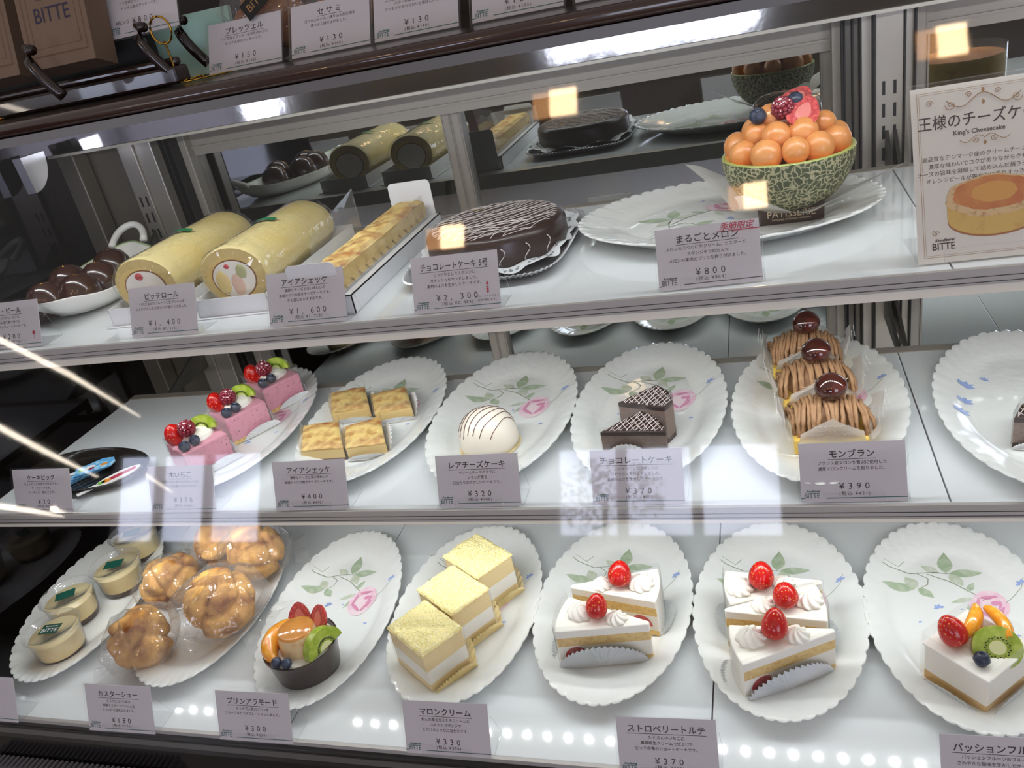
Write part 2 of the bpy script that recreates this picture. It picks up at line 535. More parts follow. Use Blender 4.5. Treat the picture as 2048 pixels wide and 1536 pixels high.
MB().box(X0, X1, 1.1725, 1.18, .5, 1.17).build('back_panel', STEEL_DARK, case, smooth=False)
# sliding mirror doors behind the shelves
def sliding_door(x0, x1, lab, rail=True):
    t = thing('sliding_door', lab, 'door', ((x0 + x1) / 2, MIRROR_Y, .5))
    w = (x1 - x0) / 2
    MB().box(-w, w, 0, .004, 0, .60).build('mirror_pane', MIRROR, t, smooth=False)
    for s in (-1, 1):
        b = MB()
        b.box(s * w - .007, s * w + .007, -.012, .006, 0, .58)
        b.box(s * w - .0072, s * w - .0060, -.0135, -.012, 0, .58).box(s * w + .004, s * w + .0052, -.0135, -.012, 0, .58)
        b.build('stile', ALU, t, smooth=False, bevel=.001)
    return t
sliding_door(-.845, -.420, 'mirrored rear sliding door behind the two cream roll cakes')
sliding_door(-.406, .085, 'mirrored rear sliding door behind the round chocolate cake and melon')
sliding_door(.193, .60, 'mirrored rear sliding door behind the tall cheesecake sign')

# shelves
def shelf(z, y0, y1, seams, lab, led=True, x0=-.968):
    t = thing('display_shelf', lab, 'shelf', (0, 0, z))
    xs = [x0] + seams + [X1]
    for a, b in zip(xs[:-1], xs[1:]):
        MB().box(a + .0007, b - .0007, y0 + .004, y1, -.008, 0).build('panel', WHITE_SHELF, t, smooth=False, bevel=.0006)
    MB().box(x0, X1, y0 + .02, y1, -.012, -.0085).build('support_tray', ALU, t, smooth=False)
    e = MB().box(x0 - (.3 if led else .0), X1, y0, y0 + .006, -.0145, -.0006)
    e.build('front_rail', ALU_RAIL, t, smooth=False)
    ln = MB()
    for zz in (-.0072, -.0118):
        ln.box(x0 - .3, X1, y0 - .0004, y0, zz - .0005, zz)
    ln.build('rail_groove', ALU_DK, t, smooth=False)
    MB().box(x0, X1, y1, y1 + .014, -.022, .0008).build('rear_rail', ALU, t, smooth=False)
    if led:
        MB().box(x0, X1, y0 + .012, y0 + .030, -.0226, -.0125).box(x0, X1, y0 + .012, y0 + .0135, -.0272, -.0226).build('led_housing', M('led_housing_cream', 'F2ECDD', 0.3), t, smooth=False)
        led_strip(t, y0 + .0215, -.0230, x0)
    return t
def led_strip(t, y, z, x0=-1.0, step=.026):
    b = MB()
    x = x0 + .03
    while x < X1:
        b.add([(x - .0035, y - .003, z - .0028), (x - .0035, y + .003, z), (x + .0035, y + .003, z), (x + .0035, y - .003, z - .0028)], [(0, 1, 2, 3)])
        x += step
    return b.build('led_strip', LED, t, smooth=False)
shelf(ZT, .692, 1.022, [.143], 'upper white gloss shelf holding the roll cakes and melon')
shelf(ZM, .651, .953, [.141], 'middle white gloss shelf holding the raspberry and chestnut cakes')
shelf(ZB, .508, 1.02, [-.515, -.074, .36], 'lowest white gloss shelf holding the strawberry shortcakes', led=False, x0=-.935)
MB().box(X0, X1, .755, .79, 1.1675, 1.1698).build('led_housing', M('led_housing_cream', 'F2ECDD', 0.3), case, smooth=False)
led_strip(case, .772, 1.1670)
# wedge-shaped lamp bracket on the dark end panel, shelf brackets
wd = MB()
rim = [(-1.0, .968 + .048 * cos(a) * .9, 1.128 - .05 * sin(a)) for a in [k * pi / 2 / 10 for k in range(11)]]
wd.add([(-1.0, .966, 1.128)] + rim + [(-.985, .966, 1.128)] + [(-.985, p[1], p[2]) for p in rim], [tuple(range(12)), tuple(range(23, 11, -1))] + [(i, i + 12, (i + 1) % 12 + 12, (i + 1) % 12) for i in range(12)])
wd.build('lamp_bracket', M('bright_steel', 'E2E4E8', 0.22, 0.9), case, smooth=False)
def shelf_bracket(x, yb, yf, z):
    MB().prism([(yf, z - .012), (yb, z - .012), (yb, z + .03)], [0, .004], [0], 0, 0, T=Matrix(((0, 0, 1, x), (1, 0, 0, 0), (0, 1, 0, 0), (0, 0, 0, 1)))).build('shelf_bracket', M('bracket_grey', '6A6762', 0.4, 0.8), case, smooth=False)
for x in (-.915, .143, .152):
    shelf_bracket(x, 1.086, .955, ZM)
    shelf_bracket(x, 1.086, 1.03, ZT)

# ------------------------------------------------------------------ price cards
YEN = '\u00a5'
def price_card(x, y, z, title, lines, price, tax, label, w=.089, h=.054, tilt=23, rz=0.0, extra=None, counter=False, teal=True, tsize=.0078):
    t = thing('price_card', label, 'price card', (x, y, z), radians(rz), 'price cards')
    ct, st = cos(radians(tilt)), sin(radians(tilt))
    T = Matrix(((1, 0, 0, 0), (0, st, -ct, 0), (0, ct, st, .0012), (0, 0, 0, 1)))     # (u, v, out) -> local
    T = Matrix(((1, 0, 0, 0), (0, st, -ct, 0), (0, ct, st, .0012), (0, 0, 0, 1)))
    b = MB()
    b.box(-w / 2, w / 2, 0, h, -.0006, 0, 0, T)
    def ink(body, size, u, v, mi=1, align='CENTER', bold=0.0, shear=0.0, space=1.0, sx=1.0):
        if not body:
            return
        vs, fs = text2d(body, size, align, bold, shear, space)
        b.add([(u + p[0] * sx, v + p[1], .00025) for p in vs], fs, mi, T)
    def rule(u0, u1, v0, v1, mi=1):
        b.add([(u0, v0, .0002), (u1, v0, .0002), (u1, v1, .0002), (u0, v1, .0002)], [(0, 1, 2, 3)], mi, T)
    if title:
        vs, fs = text2d(title, tsize, 'CENTER', .00010)
        tw = max(p[0] for p in vs) - min(p[0] for p in vs)
        sx = min(1.0, w * .78 / tw)
        ink(title, tsize, 0, h * .755, bold=.00010, sx=sx)
        rule(-tw * sx / 2 - .001, tw * sx / 2 + .001, h * .715, h * .715 + .0004)
    n = len(lines)
    for i, s in enumerate(lines):
        ink(s, .0037, 0, h * .635 - i * .0052, space=.96)
    if price:
        ink(YEN + price, .0083, .001, h * .215 if n < 3 else h * .20, space=1.7)
        ink('(\u7a0e\u8fbc ' + YEN + tax + ')', .0042, .001, h * .115, space=1.3)
    lg = 2 if teal else 1
    ink('BITTE', .0068, -w / 2 + .0025, .0040, lg, 'LEFT', space=.92, sx=.85)
    ink('Konditorei', .0026, -w / 2 + .0045, .0094, lg, 'LEFT', shear=.3, bold=.00008)
    rule(-w / 2 + .0215, w / 2, .0034, .0041, lg)
    rule(-w / 2, -w / 2 + .0025, .0034, .0041, lg)
    if extra:
        extra(ink, rule, b, T, w, h)
    b.build('printed_card', [PAPER, INK, INK_GREEN, INK_RED, INK_GOLD, INK_WHITE], t, smooth=False)
    a = MB()
    if counter:
        a.add([(-w / 2 - .002, -.002, .0014), (w / 2 + .002, -.002, .0014), (w / 2 + .002, h + .002, .0014), (-w / 2 - .002, h + .002, .0014)], [(0, 1, 2, 3)], 0, T)
        a.tube([(-w / 2 - .002, h + .001, .001), (-w / 2 - .002, -.002, .001), (w / 2 + .002, -.002, .001), (w / 2 + .002, h + .001, .001)], .0008, 6, 0, T)
    else:
        e = .0022
        a.add([(-w / 2 - e, -.0008, .0012), (w / 2 + e, -.0008, .0012), (w / 2 + e, h + e, .0012), (-w / 2 - e, h + e, .0012)], [(0, 1, 2, 3)], 0, T)
        a.add([(-.0255, 0, .0032), (.0255, 0, .0032), (.0255, .0085, .0032), (-.0255, .0085, .0032)], [(0, 1, 2, 3)], 0, T)
        a.tube([(-.0255, .0004, .0030), (-.0255, .0085, .0030), (.0255, .0085, .0030), (.0255, .0004, .0030)], .00035, 5, 0, T)
        a.add([(-w / 2 - e, .003, .0005), (w / 2 + e, .003, .0005), (w / 2 + e, .032, .0005), (-w / 2 - e, .032, .0005)], [(0, 1, 2, 3)])
        a.tube([(w / 2 + e, h * st * .8, h * ct * .8), (w / 2 + e, .032, .001), (w / 2 + e, .004, .001)], .0005, 5)
    a.build('acrylic_holder', ACRYL, t, smooth=False)
    return t

def red_flag(ink, rule, b, T, w, h):
    ink('\u5b63\u7bc0\u9650\u5b9a', .0072, w / 2 - .019, h - .0068, 3, 'CENTER', bold=.00009, shear=.3)
    rule(w / 2 - .034, w / 2, h - .0085, h - .0076, 3)
def candle(ink, rule, b, T, w, h):
    ink('\u30d7\u30ec\u30fc\u30c8\u30fb\u308d\u3046\u305d\u304f', .0026, w / 2 - .0125, .0105)
    ink('\u304a\u4ed8\u3051\u81f4\u3057\u307e\u3059\u3002', .0026, w / 2 - .0125, .0070)
    u = w / 2 - .012
    for k in range(4):
        v = .0145 + k * .0016
        b.add([(u - .0012, v, .0003), (u + .0012, v + .0004, .0003), (u + .0012, v + .0016, .0003), (u - .0012, v + .0012, .0003)], [(0, 1, 2, 3)], 3, T)
    b.add([(u, .0215, .0003), (u + .0013, .0232, .0003), (u, .026, .0003), (u - .0013, .0232, .0003)], [(0, 1, 2, 3)], 3, T)
def glass_mark(ink, rule, b, T, w, h):
    u = w / 2 - .010
    b.add([(u - .0016, .018, .0003), (u + .0016, .018, .0003), (u + .0018, .0145, .0003), (u, .0133, .0003), (u - .0018, .0145, .0003)], [(0, 1, 2, 3, 4)], 3, T)
    rule(u - .0002, u + .0002, .0095, .0135, 3)
    rule(u - .0012, u + .0012, .0092, .0096, 3)

# upper shelf
price_card(-.8452, .7027, ZT, '\u30c7\u30fb\u30d3\u30fc\u30eb', ['\u30ca\u30c3\u30c4\u3084\u30ec\u30fc\u30ba\u30f3\u306b', '\u30e9\u30e0\u9152\u3067\u9999\u308a\u4ed8\u3051\u305f', '\u5927\u4eba\u306e\u30c1\u30e7\u30b3\u30ec\u30fc\u30c8\u30b1\u30fc\u30ad\u3067\u3059\u3002'], '200', '216', 'price card with a small red wine glass, before the chocolate domes', extra=glass_mark)
price_card(-.6273, .6999, ZT, '\u30d3\u30c3\u30c6\u30ed\u30fc\u30eb', ['\u3044\u3061\u3054\u306a\u3069\u306e\u30d5\u30eb\u30fc\u30c4\u3068\u751f\u30af\u30ea\u30fc\u30e0\u3092', '\u3075\u3093\u308f\u308a\u3068\u3057\u305f\u30b9\u30dd\u30f3\u30b8\u3067\u5dfb\u304d\u4e0a\u3052\u307e\u3057\u305f\u3002'], '1, 400', '1, 512', 'price card standing before the left cream roll cake', rz=-2)
price_card(-.4485, .6973, ZT, '\u30a2\u30a4\u30a2\u30b7\u30a7\u30c3\u30b1', ['\u6fc3\u539a\u306a\u30c1\u30fc\u30ba\u3068\u6df1\u3044\u5473\u308f\u3044\u306e', '\u672c\u5834\u30c9\u30a4\u30c4\u306e\u713c\u304d\u30c1\u30fc\u30ba\u30b1\u30fc\u30ad\u3067\u3059\u3002', '\u624b\u571f\u7523\u306b\u3082\u304a\u3059\u3059\u3081\u3067\u3059\u3002'], '1, 600', '1, 728', 'price card before the long boxed cheesecake')
price_card(-.2853, .697, ZT, '\u30c1\u30e7\u30b3\u30ec\u30fc\u30c8\u30b1\u30fc\u30ad 5\u53f7', ['\u3057\u3063\u304b\u308a\u3068\u3057\u305f\u30b9\u30dd\u30f3\u30b8\u306b', '\u30ac\u30ca\u30c3\u30b7\u30e5\u3092\u30b5\u30f3\u30c9\u3057\u307e\u3057\u305f\u3002', '\u7d20\u6750\u306e\u3088\u3055\u3092\u751f\u304b\u3057\u305f\u30b1\u30fc\u30ad\u3067\u3059\u3002'], '2, 300', '2, 484', 'price card with a small red candle, before the round chocolate cake', extra=candle)
price_card(-.0478, .7022, ZT, '\u307e\u308b\u3054\u3068\u30e1\u30ed\u30f3', ['\u30e1\u30ed\u30f3\u306e\u3046\u3064\u308f\u306b\u751f\u30af\u30ea\u30fc\u30e0\u3001\u30ab\u30b9\u30bf\u30fc\u30c9\u3001', '\u30b9\u30dd\u30f3\u30b8\u3092\u3064\u3081\u8fbc\u3093\u3067', '\u30e1\u30ed\u30f3\u306e\u679c\u8089\u3068\u30d7\u30ea\u30f3\u3092\u98fe\u308a\u4ed8\u3051\u307e\u3057\u305f\u3002'], '800', '864', 'price card with red corner lettering, before the melon plate', rz=3, extra=red_flag, teal=False)
# middle shelf
price_card(-.8617, .6538, ZM, '\u30b1\u30fc\u30ad\u30d4\u30c3\u30af', ['\u3061\u3087\u3063\u3068\u3057\u305f\u6c17\u6301\u3061\u304c\u4f1d\u3048\u3084\u3059\u3044', '\u30b1\u30fc\u30ad\u30d4\u30c3\u30af\u3067\u3059\u3002', '\u30b1\u30fc\u30ad\u3068\u3054\u4e00\u7dd2\u306b\u3069\u3046\u305e\u3002'], '20', '22', 'price card in front of the dark tray of cake picks', tsize=.0072)
price_card(-.6547, .6512, ZM, '\u6728\u3044\u3061\u3054', ['\u751c\u9178\u3063\u3071\u3044\u6728\u3044\u3061\u3054\u306e\u30e0\u30fc\u30b9\u306b', '\u30d5\u30eb\u30fc\u30c4\u3092\u98fe\u3063\u305f\u30b1\u30fc\u30ad\u3067\u3059\u3002'], '370', '400', 'price card in front of the pink mousse cakes')
price_card(-.4877, .6537, ZM, '\u30a2\u30a4\u30a2\u30b7\u30a7\u30c3\u30b1', ['\u6fc3\u539a\u306a\u30c1\u30fc\u30ba\u3068\u6df1\u3044\u5473\u308f\u3044\u306e', '\u672c\u5834\u30c9\u30a4\u30c4\u306e\u713c\u304d\u30c1\u30fc\u30ba\u30b1\u30fc\u30ad\u3067\u3059\u3002'], '400', '432', 'price card in front of the four browned cheesecake squares', rz=1.5)
price_card(-.2934, .6551, ZM, '\u30ec\u30a2\u30c1\u30fc\u30ba\u30b1\u30fc\u30ad', ['\u30af\u30ea\u30fc\u30e0\u30c1\u30fc\u30ba\u306e\u30b3\u30af\u306b', '\u30ec\u30e2\u30f3\u304c\u9999\u308b', '\u53e3\u5f53\u305f\u308a\u306e\u3084\u3055\u3057\u3044\u30b1\u30fc\u30ad\u3067\u3059\u3002'], '320', '346', 'price card in front of the white striped dome cake', rz=1)
price_card(-.1305, .655, ZM, '\u30c1\u30e7\u30b3\u30ec\u30fc\u30c8\u30b1\u30fc\u30ad', ['\u3057\u3063\u304b\u308a\u3068\u3057\u305f\u30b9\u30dd\u30f3\u30b8\u306b', '\u30ac\u30ca\u30c3\u30b7\u30e5\u3092\u30b5\u30f3\u30c9\u3057\u307e\u3057\u305f\u3002', '\u7d20\u6750\u306e\u3088\u3055\u3092\u751f\u304b\u3057\u305f\u30b1\u30fc\u30ad\u3067\u3059\u3002'], '370', '400', 'price card in front of the chocolate cake slices')
price_card(.0629, .6557, ZM, '\u30e2\u30f3\u30d6\u30e9\u30f3', ['\u30d5\u30e9\u30f3\u30b9\u7523\u30de\u30ed\u30f3\u3092\u8d05\u6ca2\u306b\u4f7f\u7528\u3057\u305f', '\u6fc3\u539a\u30de\u30ed\u30f3\u30af\u30ea\u30fc\u30e0\u3092\u7d5e\u308a\u307e\u3057\u305f\u3002'], '390', '421', 'price card in front of the chestnut cream cakes', rz=1)
# lower shelf
price_card(-.9101, .5009, ZB, '\u30d3\u30c3\u30c6\u30d7\u30ea\u30f3', [], '180', '194', 'price card cut by the photo edge, before the pudding cups')
price_card(-.7148, .5003, ZB, '\u30ab\u30b9\u30bf\u30fc\u30b7\u30e5\u30fc', ['\u3068\u308d\u308a\u3068\u30b3\u30af\u306e\u3042\u308b', '\u7279\u88fd\u30ab\u30b9\u30bf\u30fc\u30c9\u30af\u30ea\u30fc\u30e0\u3092', '\u305f\u3063\u3077\u308a\u3068\u8a70\u3081\u8fbc\u307f\u307e\u3057\u305f\u3002'], '180', '194', 'price card in front of the bagged cream puffs', rz=1)
price_card(-.5421, .5029, ZB, '\u30d7\u30ea\u30f3\u30a2\u30e9\u30e2\u30fc\u30c9', ['\u30d3\u30c3\u30c6\u3067\u4eba\u6c17\u306e\u30d7\u30ea\u30f3\u3092', '\u30d5\u30eb\u30fc\u30c4\u306a\u3069\u3067\u30c7\u30b3\u30ec\u30fc\u30b7\u30e7\u30f3\u3057\u307e\u3057\u305f\u3002'], '300', '324', 'price card in front of the fruit pudding in a brown cup', rz=1)
price_card(-.324, .5061, ZB, '\u30de\u30ed\u30f3\u30af\u30ea\u30fc\u30e0', ['\u523b\u3093\u3060\u6817\u3092\u52a0\u3048\u305f\u751f\u30af\u30ea\u30fc\u30e0\u3068', '\u3075\u3093\u308f\u308a\u30b9\u30dd\u30f3\u30b8\u3067', '\u3068\u308d\u3051\u308b\u3088\u3046\u306a\u53e3\u5f53\u305f\u308a\u3067\u3059\u3002'], '330', '356', 'price card in front of the yellow crumb cakes', rz=1)
price_card(-.109, .504, ZB, '\u30b9\u30c8\u30ed\u30d9\u30ea\u30fc\u30c8\u30eb\u30c6', ['\u305f\u304f\u3055\u3093\u306e\u3044\u3061\u3054\u306b', '\u6700\u9ad8\u7d1a\u751f\u30af\u30ea\u30fc\u30e0\u3067\u4ed5\u4e0a\u3052\u305f', '\u30d3\u30c3\u30c6\u81ea\u6162\u306e\u30b7\u30e7\u30fc\u30c8\u30b1\u30fc\u30ad\u3067\u3059\u3002'], '370', '400', 'price card between the two plates of strawberry shortcake', rz=2)
price_card(.158, .507, ZB, '\u30d1\u30c3\u30b7\u30e7\u30f3\u30d5\u30eb\u30fc\u30c4', ['\u30d1\u30c3\u30b7\u30e7\u30f3\u30d5\u30eb\u30fc\u30c4\u306e\u30d5\u30eb\u30fc\u30c6\u30a3\u306a', '\u3055\u308f\u3084\u304b\u306a\u9178\u5473\u3092\u751f\u304b\u3057\u305f\u30b1\u30fc\u30ad\u3067\u3059\u3002'], '390', '421', 'price card in front of the fruit-topped white square cake', rz=1)

# the tall cheesecake sign
ks = thing('cheesecake_sign', 'tall cream sign with a cheesecake picture and ornaments, in an acrylic stand', 'sign', (.172, .7094, ZT), radians(2))
kw, kh = .105, .140
ct, st = cos(radians(20)), sin(radians(20))
KT = Matrix(((1, 0, 0, 0), (0, st, -ct, 0), (0, ct, st, .0012), (0, 0, 0, 1)))
b = MB().box(-kw / 2, kw / 2, 0, kh, -.0008, 0, 0, KT)
def kink(body, size, u, v, mi=1, align='CENTER', bold=0.0, shear=0.0, sx=1.0):
    vs, fs = text2d(body, size, align, bold, shear)
    b.add([(u + p[0] * sx, v + p[1], .0003) for p in vs], fs, mi, KT)
for q, r_ in ((.0045, .0003), (.0060, .0002)):
    for (u0, u1, v0, v1) in ((-kw / 2 + q, kw / 2 - q, kh - q, kh - q + r_), (-kw / 2 + q, kw / 2 - q, q, q + r_), (-kw / 2 + q, -kw / 2 + q + r_, q, kh - q), (kw / 2 - q, kw / 2 - q + r_, q, kh - q)):
        b.add([(u0, v0, .0002), (u1, v0, .0002), (u1, v1, .0002), (u0, v1, .0002)], [(0, 1, 2, 3)], 2, KT)
kink('\u738b\u69d8\u306e\u30c1\u30fc\u30ba\u30b1\u30fc\u30ad', .0122, 0, kh * .765, 1, bold=.00008, sx=.88)
kink("King's Cheesecake", .0050, -.004, kh * .715, 4, bold=.00008)
for i, s in enumerate(['\u9ad8\u54c1\u8cea\u306a\u30c7\u30f3\u30de\u30fc\u30af\u7523\u306e\u30af\u30ea\u30fc\u30e0\u30c1\u30fc\u30ba\u3092\u4f7f\u7528\u3057', '\u6fc3\u539a\u306a\u5473\u308f\u3044\u3067\u30b3\u30af\u304c\u3042\u308a\u306a\u304c\u3089\u30af\u30bb\u306e\u306a\u3044', '\u30c1\u30fc\u30ba\u306e\u65e8\u5473\u3092\u51dd\u7e2e\u3057\u3066\u8a70\u3081\u8fbc\u3093\u3060\u713c\u304d\u30c1\u30fc\u30ba\u30b1\u30fc\u30ad', '\u30aa\u30ec\u30f3\u30b8\u30d4\u30fc\u30eb\u304c\u723d\u3084\u304b\u306b\u9999\u308a\u3059\u3063\u304d\u308a\u3068\u3057\u305f', '\u5f8c\u5473\u3092\u5f15\u304d\u7acb\u3066\u307e\u3059\u3002']):
    kink(s, .0042, 0, kh * .585 - i * .0058, 4)
def swirl(cx, cy, s, mx, my, rot=0.0):
    pts = []
    for k in range(22):
        a = k * .42
        r = s * (1 - k / 24)
        p = Vector((mx * (cos(a) * r + s * .9), my * (sin(a) * r)))
        pts.append((cx + p.x * cos(rot) - p.y * sin(rot), cy + p.x * sin(rot) + p.y * cos(rot), .0003))
    b.tube(pts, .00022, 4, 2, KT)
for sx_ in (-1, 1):
    b.tube([(sx_ * .0265 * k / 12, kh * .893 + .0045 * cos(k * .42) + .001, .0003) for k in range(13)], .0003, 4, 2, KT)
    swirl(sx_ * .020, kh * .885, .0040, sx_, -1)
    swirl(sx_ * .008, kh * .93, .0025, sx_, 1)
    b.tube([(sx_ * .018 * k / 10, kh * .683 + .0025 * sin(k * .62), .0003) for k in range(11)], .00025, 4, 2, KT)
    swirl(sx_ * .004, kh * .675, .0024, sx_, -1)
    swirl(sx_ * (kw / 2 - .011), kh - .013, .0028, -sx_, 1)
    swirl(sx_ * (kw / 2 - .011), .024, .0028, -sx_, 1)
for v_ in (kh * .945, kh * .655, kh * .88):
    b.add([(0, v_ - .0022, .0003), (.0014, v_, .0003), (0, v_ + .0022, .0003), (-.0014, v_, .0003)], [(0, 1, 2, 3)], 2, KT)
kink('BITTE', .0080, -kw / 2 + .0105, .0105, 1, 'LEFT', bold=.00012, sx=.85)
kink('Konditorei', .0032, -kw / 2 + .013, .0172, 1, 'LEFT', bold=.0001, shear=.3)
def disc(cx, cy, rx, ry, mi, z=.0003, n=36, f=None):
    vs = [(cx + rx * cos(2 * pi * k / n) * (f(k) if f else 1), cy + ry * sin(2 * pi * k / n) * (f(k) if f else 1), z) for k in range(n)]
    b.add(vs, [tuple(range(n))], mi, KT)
jag = lambda k: 1 + .03 * sin(k * 5.1) + .02 * sin(k * 2.7)
pic = (.004, .047)
disc(pic[0], pic[1] - .015, .0335, .0145, 6, .0003)
disc(pic[0], pic[1] - .013, .0335, .0150, 5, .00035)
b.add([(pic[0] - .0335, pic[1] - .013, .0004), (pic[0] + .0335, pic[1] - .013, .0004), (pic[0] + .0335, pic[1] + .004, .0004), (pic[0] - .0335, pic[1] + .004, .0004)], [(0, 1, 2, 3)], 5, KT)
disc(pic[0], pic[1] + .003, .0345, .0165, 8, .00045, f=jag)
disc(pic[0], pic[1] + .005, .0290, .0132, 7, .0005, f=jag)
disc(pic[0] + .001, pic[1] + .0055, .0165, .0080, 9, .00055, f=jag)
b.build('printed_card', [M('cream_sign_paper', 'E6DFD2', 0.6), INK, INK_GOLD, INK_RED, M('soft_brown_ink', '54443B', 0.6), M('pic_yellow', 'DDB45A', 0.6, noisy=(90, 'C99A4A', 0.5, 0.7)), M('pic_crust', 'A5622A', 0.6), M('pic_orange', 'C9702F', 0.6, noisy=(70, 'D58A3F', 0.4, 0.65)), M('pic_pale', 'E0BE86', 0.6, noisy=(200, 'C28A52', 0.5, 0.7)), M('pic_gold', 'DDA046', 0.6)], ks, smooth=False)
a = MB()
a.add([(-kw / 2 - .003, -.001, .0014), (kw / 2 + .003, -.001, .0014), (kw / 2 + .003, kh + .003, .0014), (-kw / 2 - .003, kh + .003, .0014)], [(0, 1, 2, 3)], 0, KT)
a.tube([(-kw / 2 - .003, -.001, .0014), (-kw / 2 - .003, kh + .003, .0014), (kw / 2 + .003, kh + .003, .0014)], .0006, 5, 0, KT)
a.add([(-.034, 0, .004), (.034, 0, .004), (.034, .011, .004), (-.034, .011, .004)], [(0, 1, 2, 3)], 0, KT)
a.tube([(-.034, 0, .004), (-.034, .011, .004), (.034, .011, .004), (.034, 0, .004)], .0004, 5, 0, KT)
a.add([(-kw / 2, .003, .0005), (kw / 2, .003, .0005), (kw / 2, .07, .0005), (-kw / 2, .07, .0005)], [(0, 1, 2, 3)])
a.build('acrylic_holder', ACRYL, ks, smooth=False)
# ------------------------------------------------------------------ porcelain plates
WELL = .0062            # height of the eating surface above the shelf
def leaf_poly(x, y, ln, wd, ang, curve=.15):
    out = []
    for k in range(9):
        u = k / 8
        out.append((u * ln, wd * .5 * sin(pi * u ** .85)))
    for k in range(7, 0, -1):
        u = k / 8
        out.append((u * ln, -wd * .5 * sin(pi * u ** .85)))
    c, s = cos(ang), sin(ang)
    return [(x + px * c - py * s, y + px * s + py * c) for px, py in out]
def decal(b, z, flip=1):
    """glazed rose spray; materials 1.. on the plate mesh"""
    def poly(pts, mi, dz=0.0):
        b.add([(p[0], p[1], z + dz) for p in pts], [tuple(range(len(pts)))], mi)
    def ribbon(pts, w, mi):
        for i in range(len(pts) - 1):
            a, c = Vector(pts[i]), Vector(pts[i + 1])
            d = (c - a).normalized()
            n = Vector((-d.y, d.x)) * w / 2
            poly([a + n, a - n, c - n, c + n], mi)
    ribbon([(-.072, .093), (-.055, .079), (-.035, .074), (-.012, .077), (.003, .075)], .0011, 3)
    ribbon([(-.028, .075), (-.018, .066), (-.020, .056), (-.028, .050)], .0010, 3)
    ribbon([(-.018, .074), (.002, .062), (.016, .048), (.024, .040)], .0012, 3)
    ribbon([(.040, .020), (.055, .036), (.066, .047), (.070, .060)], .0006, 3)
    ribbon([(-.060, .090), (-.045, .082), (-.038, .092)], .0006, 3)
    poly(leaf_poly(-.032, .050, .034, .014, radians(176)), 1)
    poly(leaf_poly(-.031, .051, .020, .013, radians(118)), 2, .00004)
    poly(leaf_poly(-.030, .050, .020, .011, radians(-50)), 1)
    poly(leaf_poly(.001, .076, .034, .015, radians(84)), 1)
    poly(leaf_poly(.003, .075, .034, .013, radians(3)), 1, .00004)
    poly(leaf_poly(-.006, .076, .020, .011, radians(142)), 2)
    poly(leaf_poly(.004, .074, .022, .012, radians(-62)), 2, .00008)
    poly(leaf_poly(.016, .045, .018, .007, radians(60)), 1, .00004)
    poly(leaf_poly(.020, .036, .024, .007, radians(200)), 2)
    poly(leaf_poly(.022, .032, .026, .006, radians(235)), 1)
    # rose
    rx, ry = .031, .022
    rose_dz = .00010
    for (ox, oy, a, c, ang, mi) in ((0, -.003, .0205, .0185, 20, 6), (-.007, -.004, .0125, .016, 35, 4), (.009, .002, .0135, .0155, -30, 4), (.002, .010, .0165, .0105, 15, 4), (.002, -.012, .010, .010, 0, 6), (.004, .003, .0115, .0085, 15, 5), (.001, .0005, .0105, .0082, 30, 6), (.007, .006, .007, .0042, 30, 4), (.008, .004, .0050, .0030, 10, 5), (-.006, -.010, .010, .0022, -35, 5), (.010, -.008, .010, .0020, 50, 5), (-.011, .002, .009, .0018, 70, 5), (.003, .0115, .010, .0018, 5, 5)):
        A = radians(ang)
        n = 14
        poly([(rx + .86 * (ox + a * cos(2 * pi * k / n) * cos(A) - c * sin(2 * pi * k / n) * sin(A)), ry + 1.22 * (oy + a * cos(2 * pi * k / n) * sin(A) + c * sin(2 * pi * k / n) * cos(A))) for k in range(n)], mi, rose_dz)
        rose_dz += .00009
    for (fx, fy, s) in ((-.015, .019, .0058), (.067, .052, .0058), (.015, -.040, .0052), (.006, .017, .002), (.048, -.02, .003), (-.036, -.004, .0025)):
        for k in range(4):
            poly(leaf_poly(fx, fy, s, s * .55, radians(30 + 55 * k)), 7, .00005 + .00007 * k)
PLATE_MATS = None
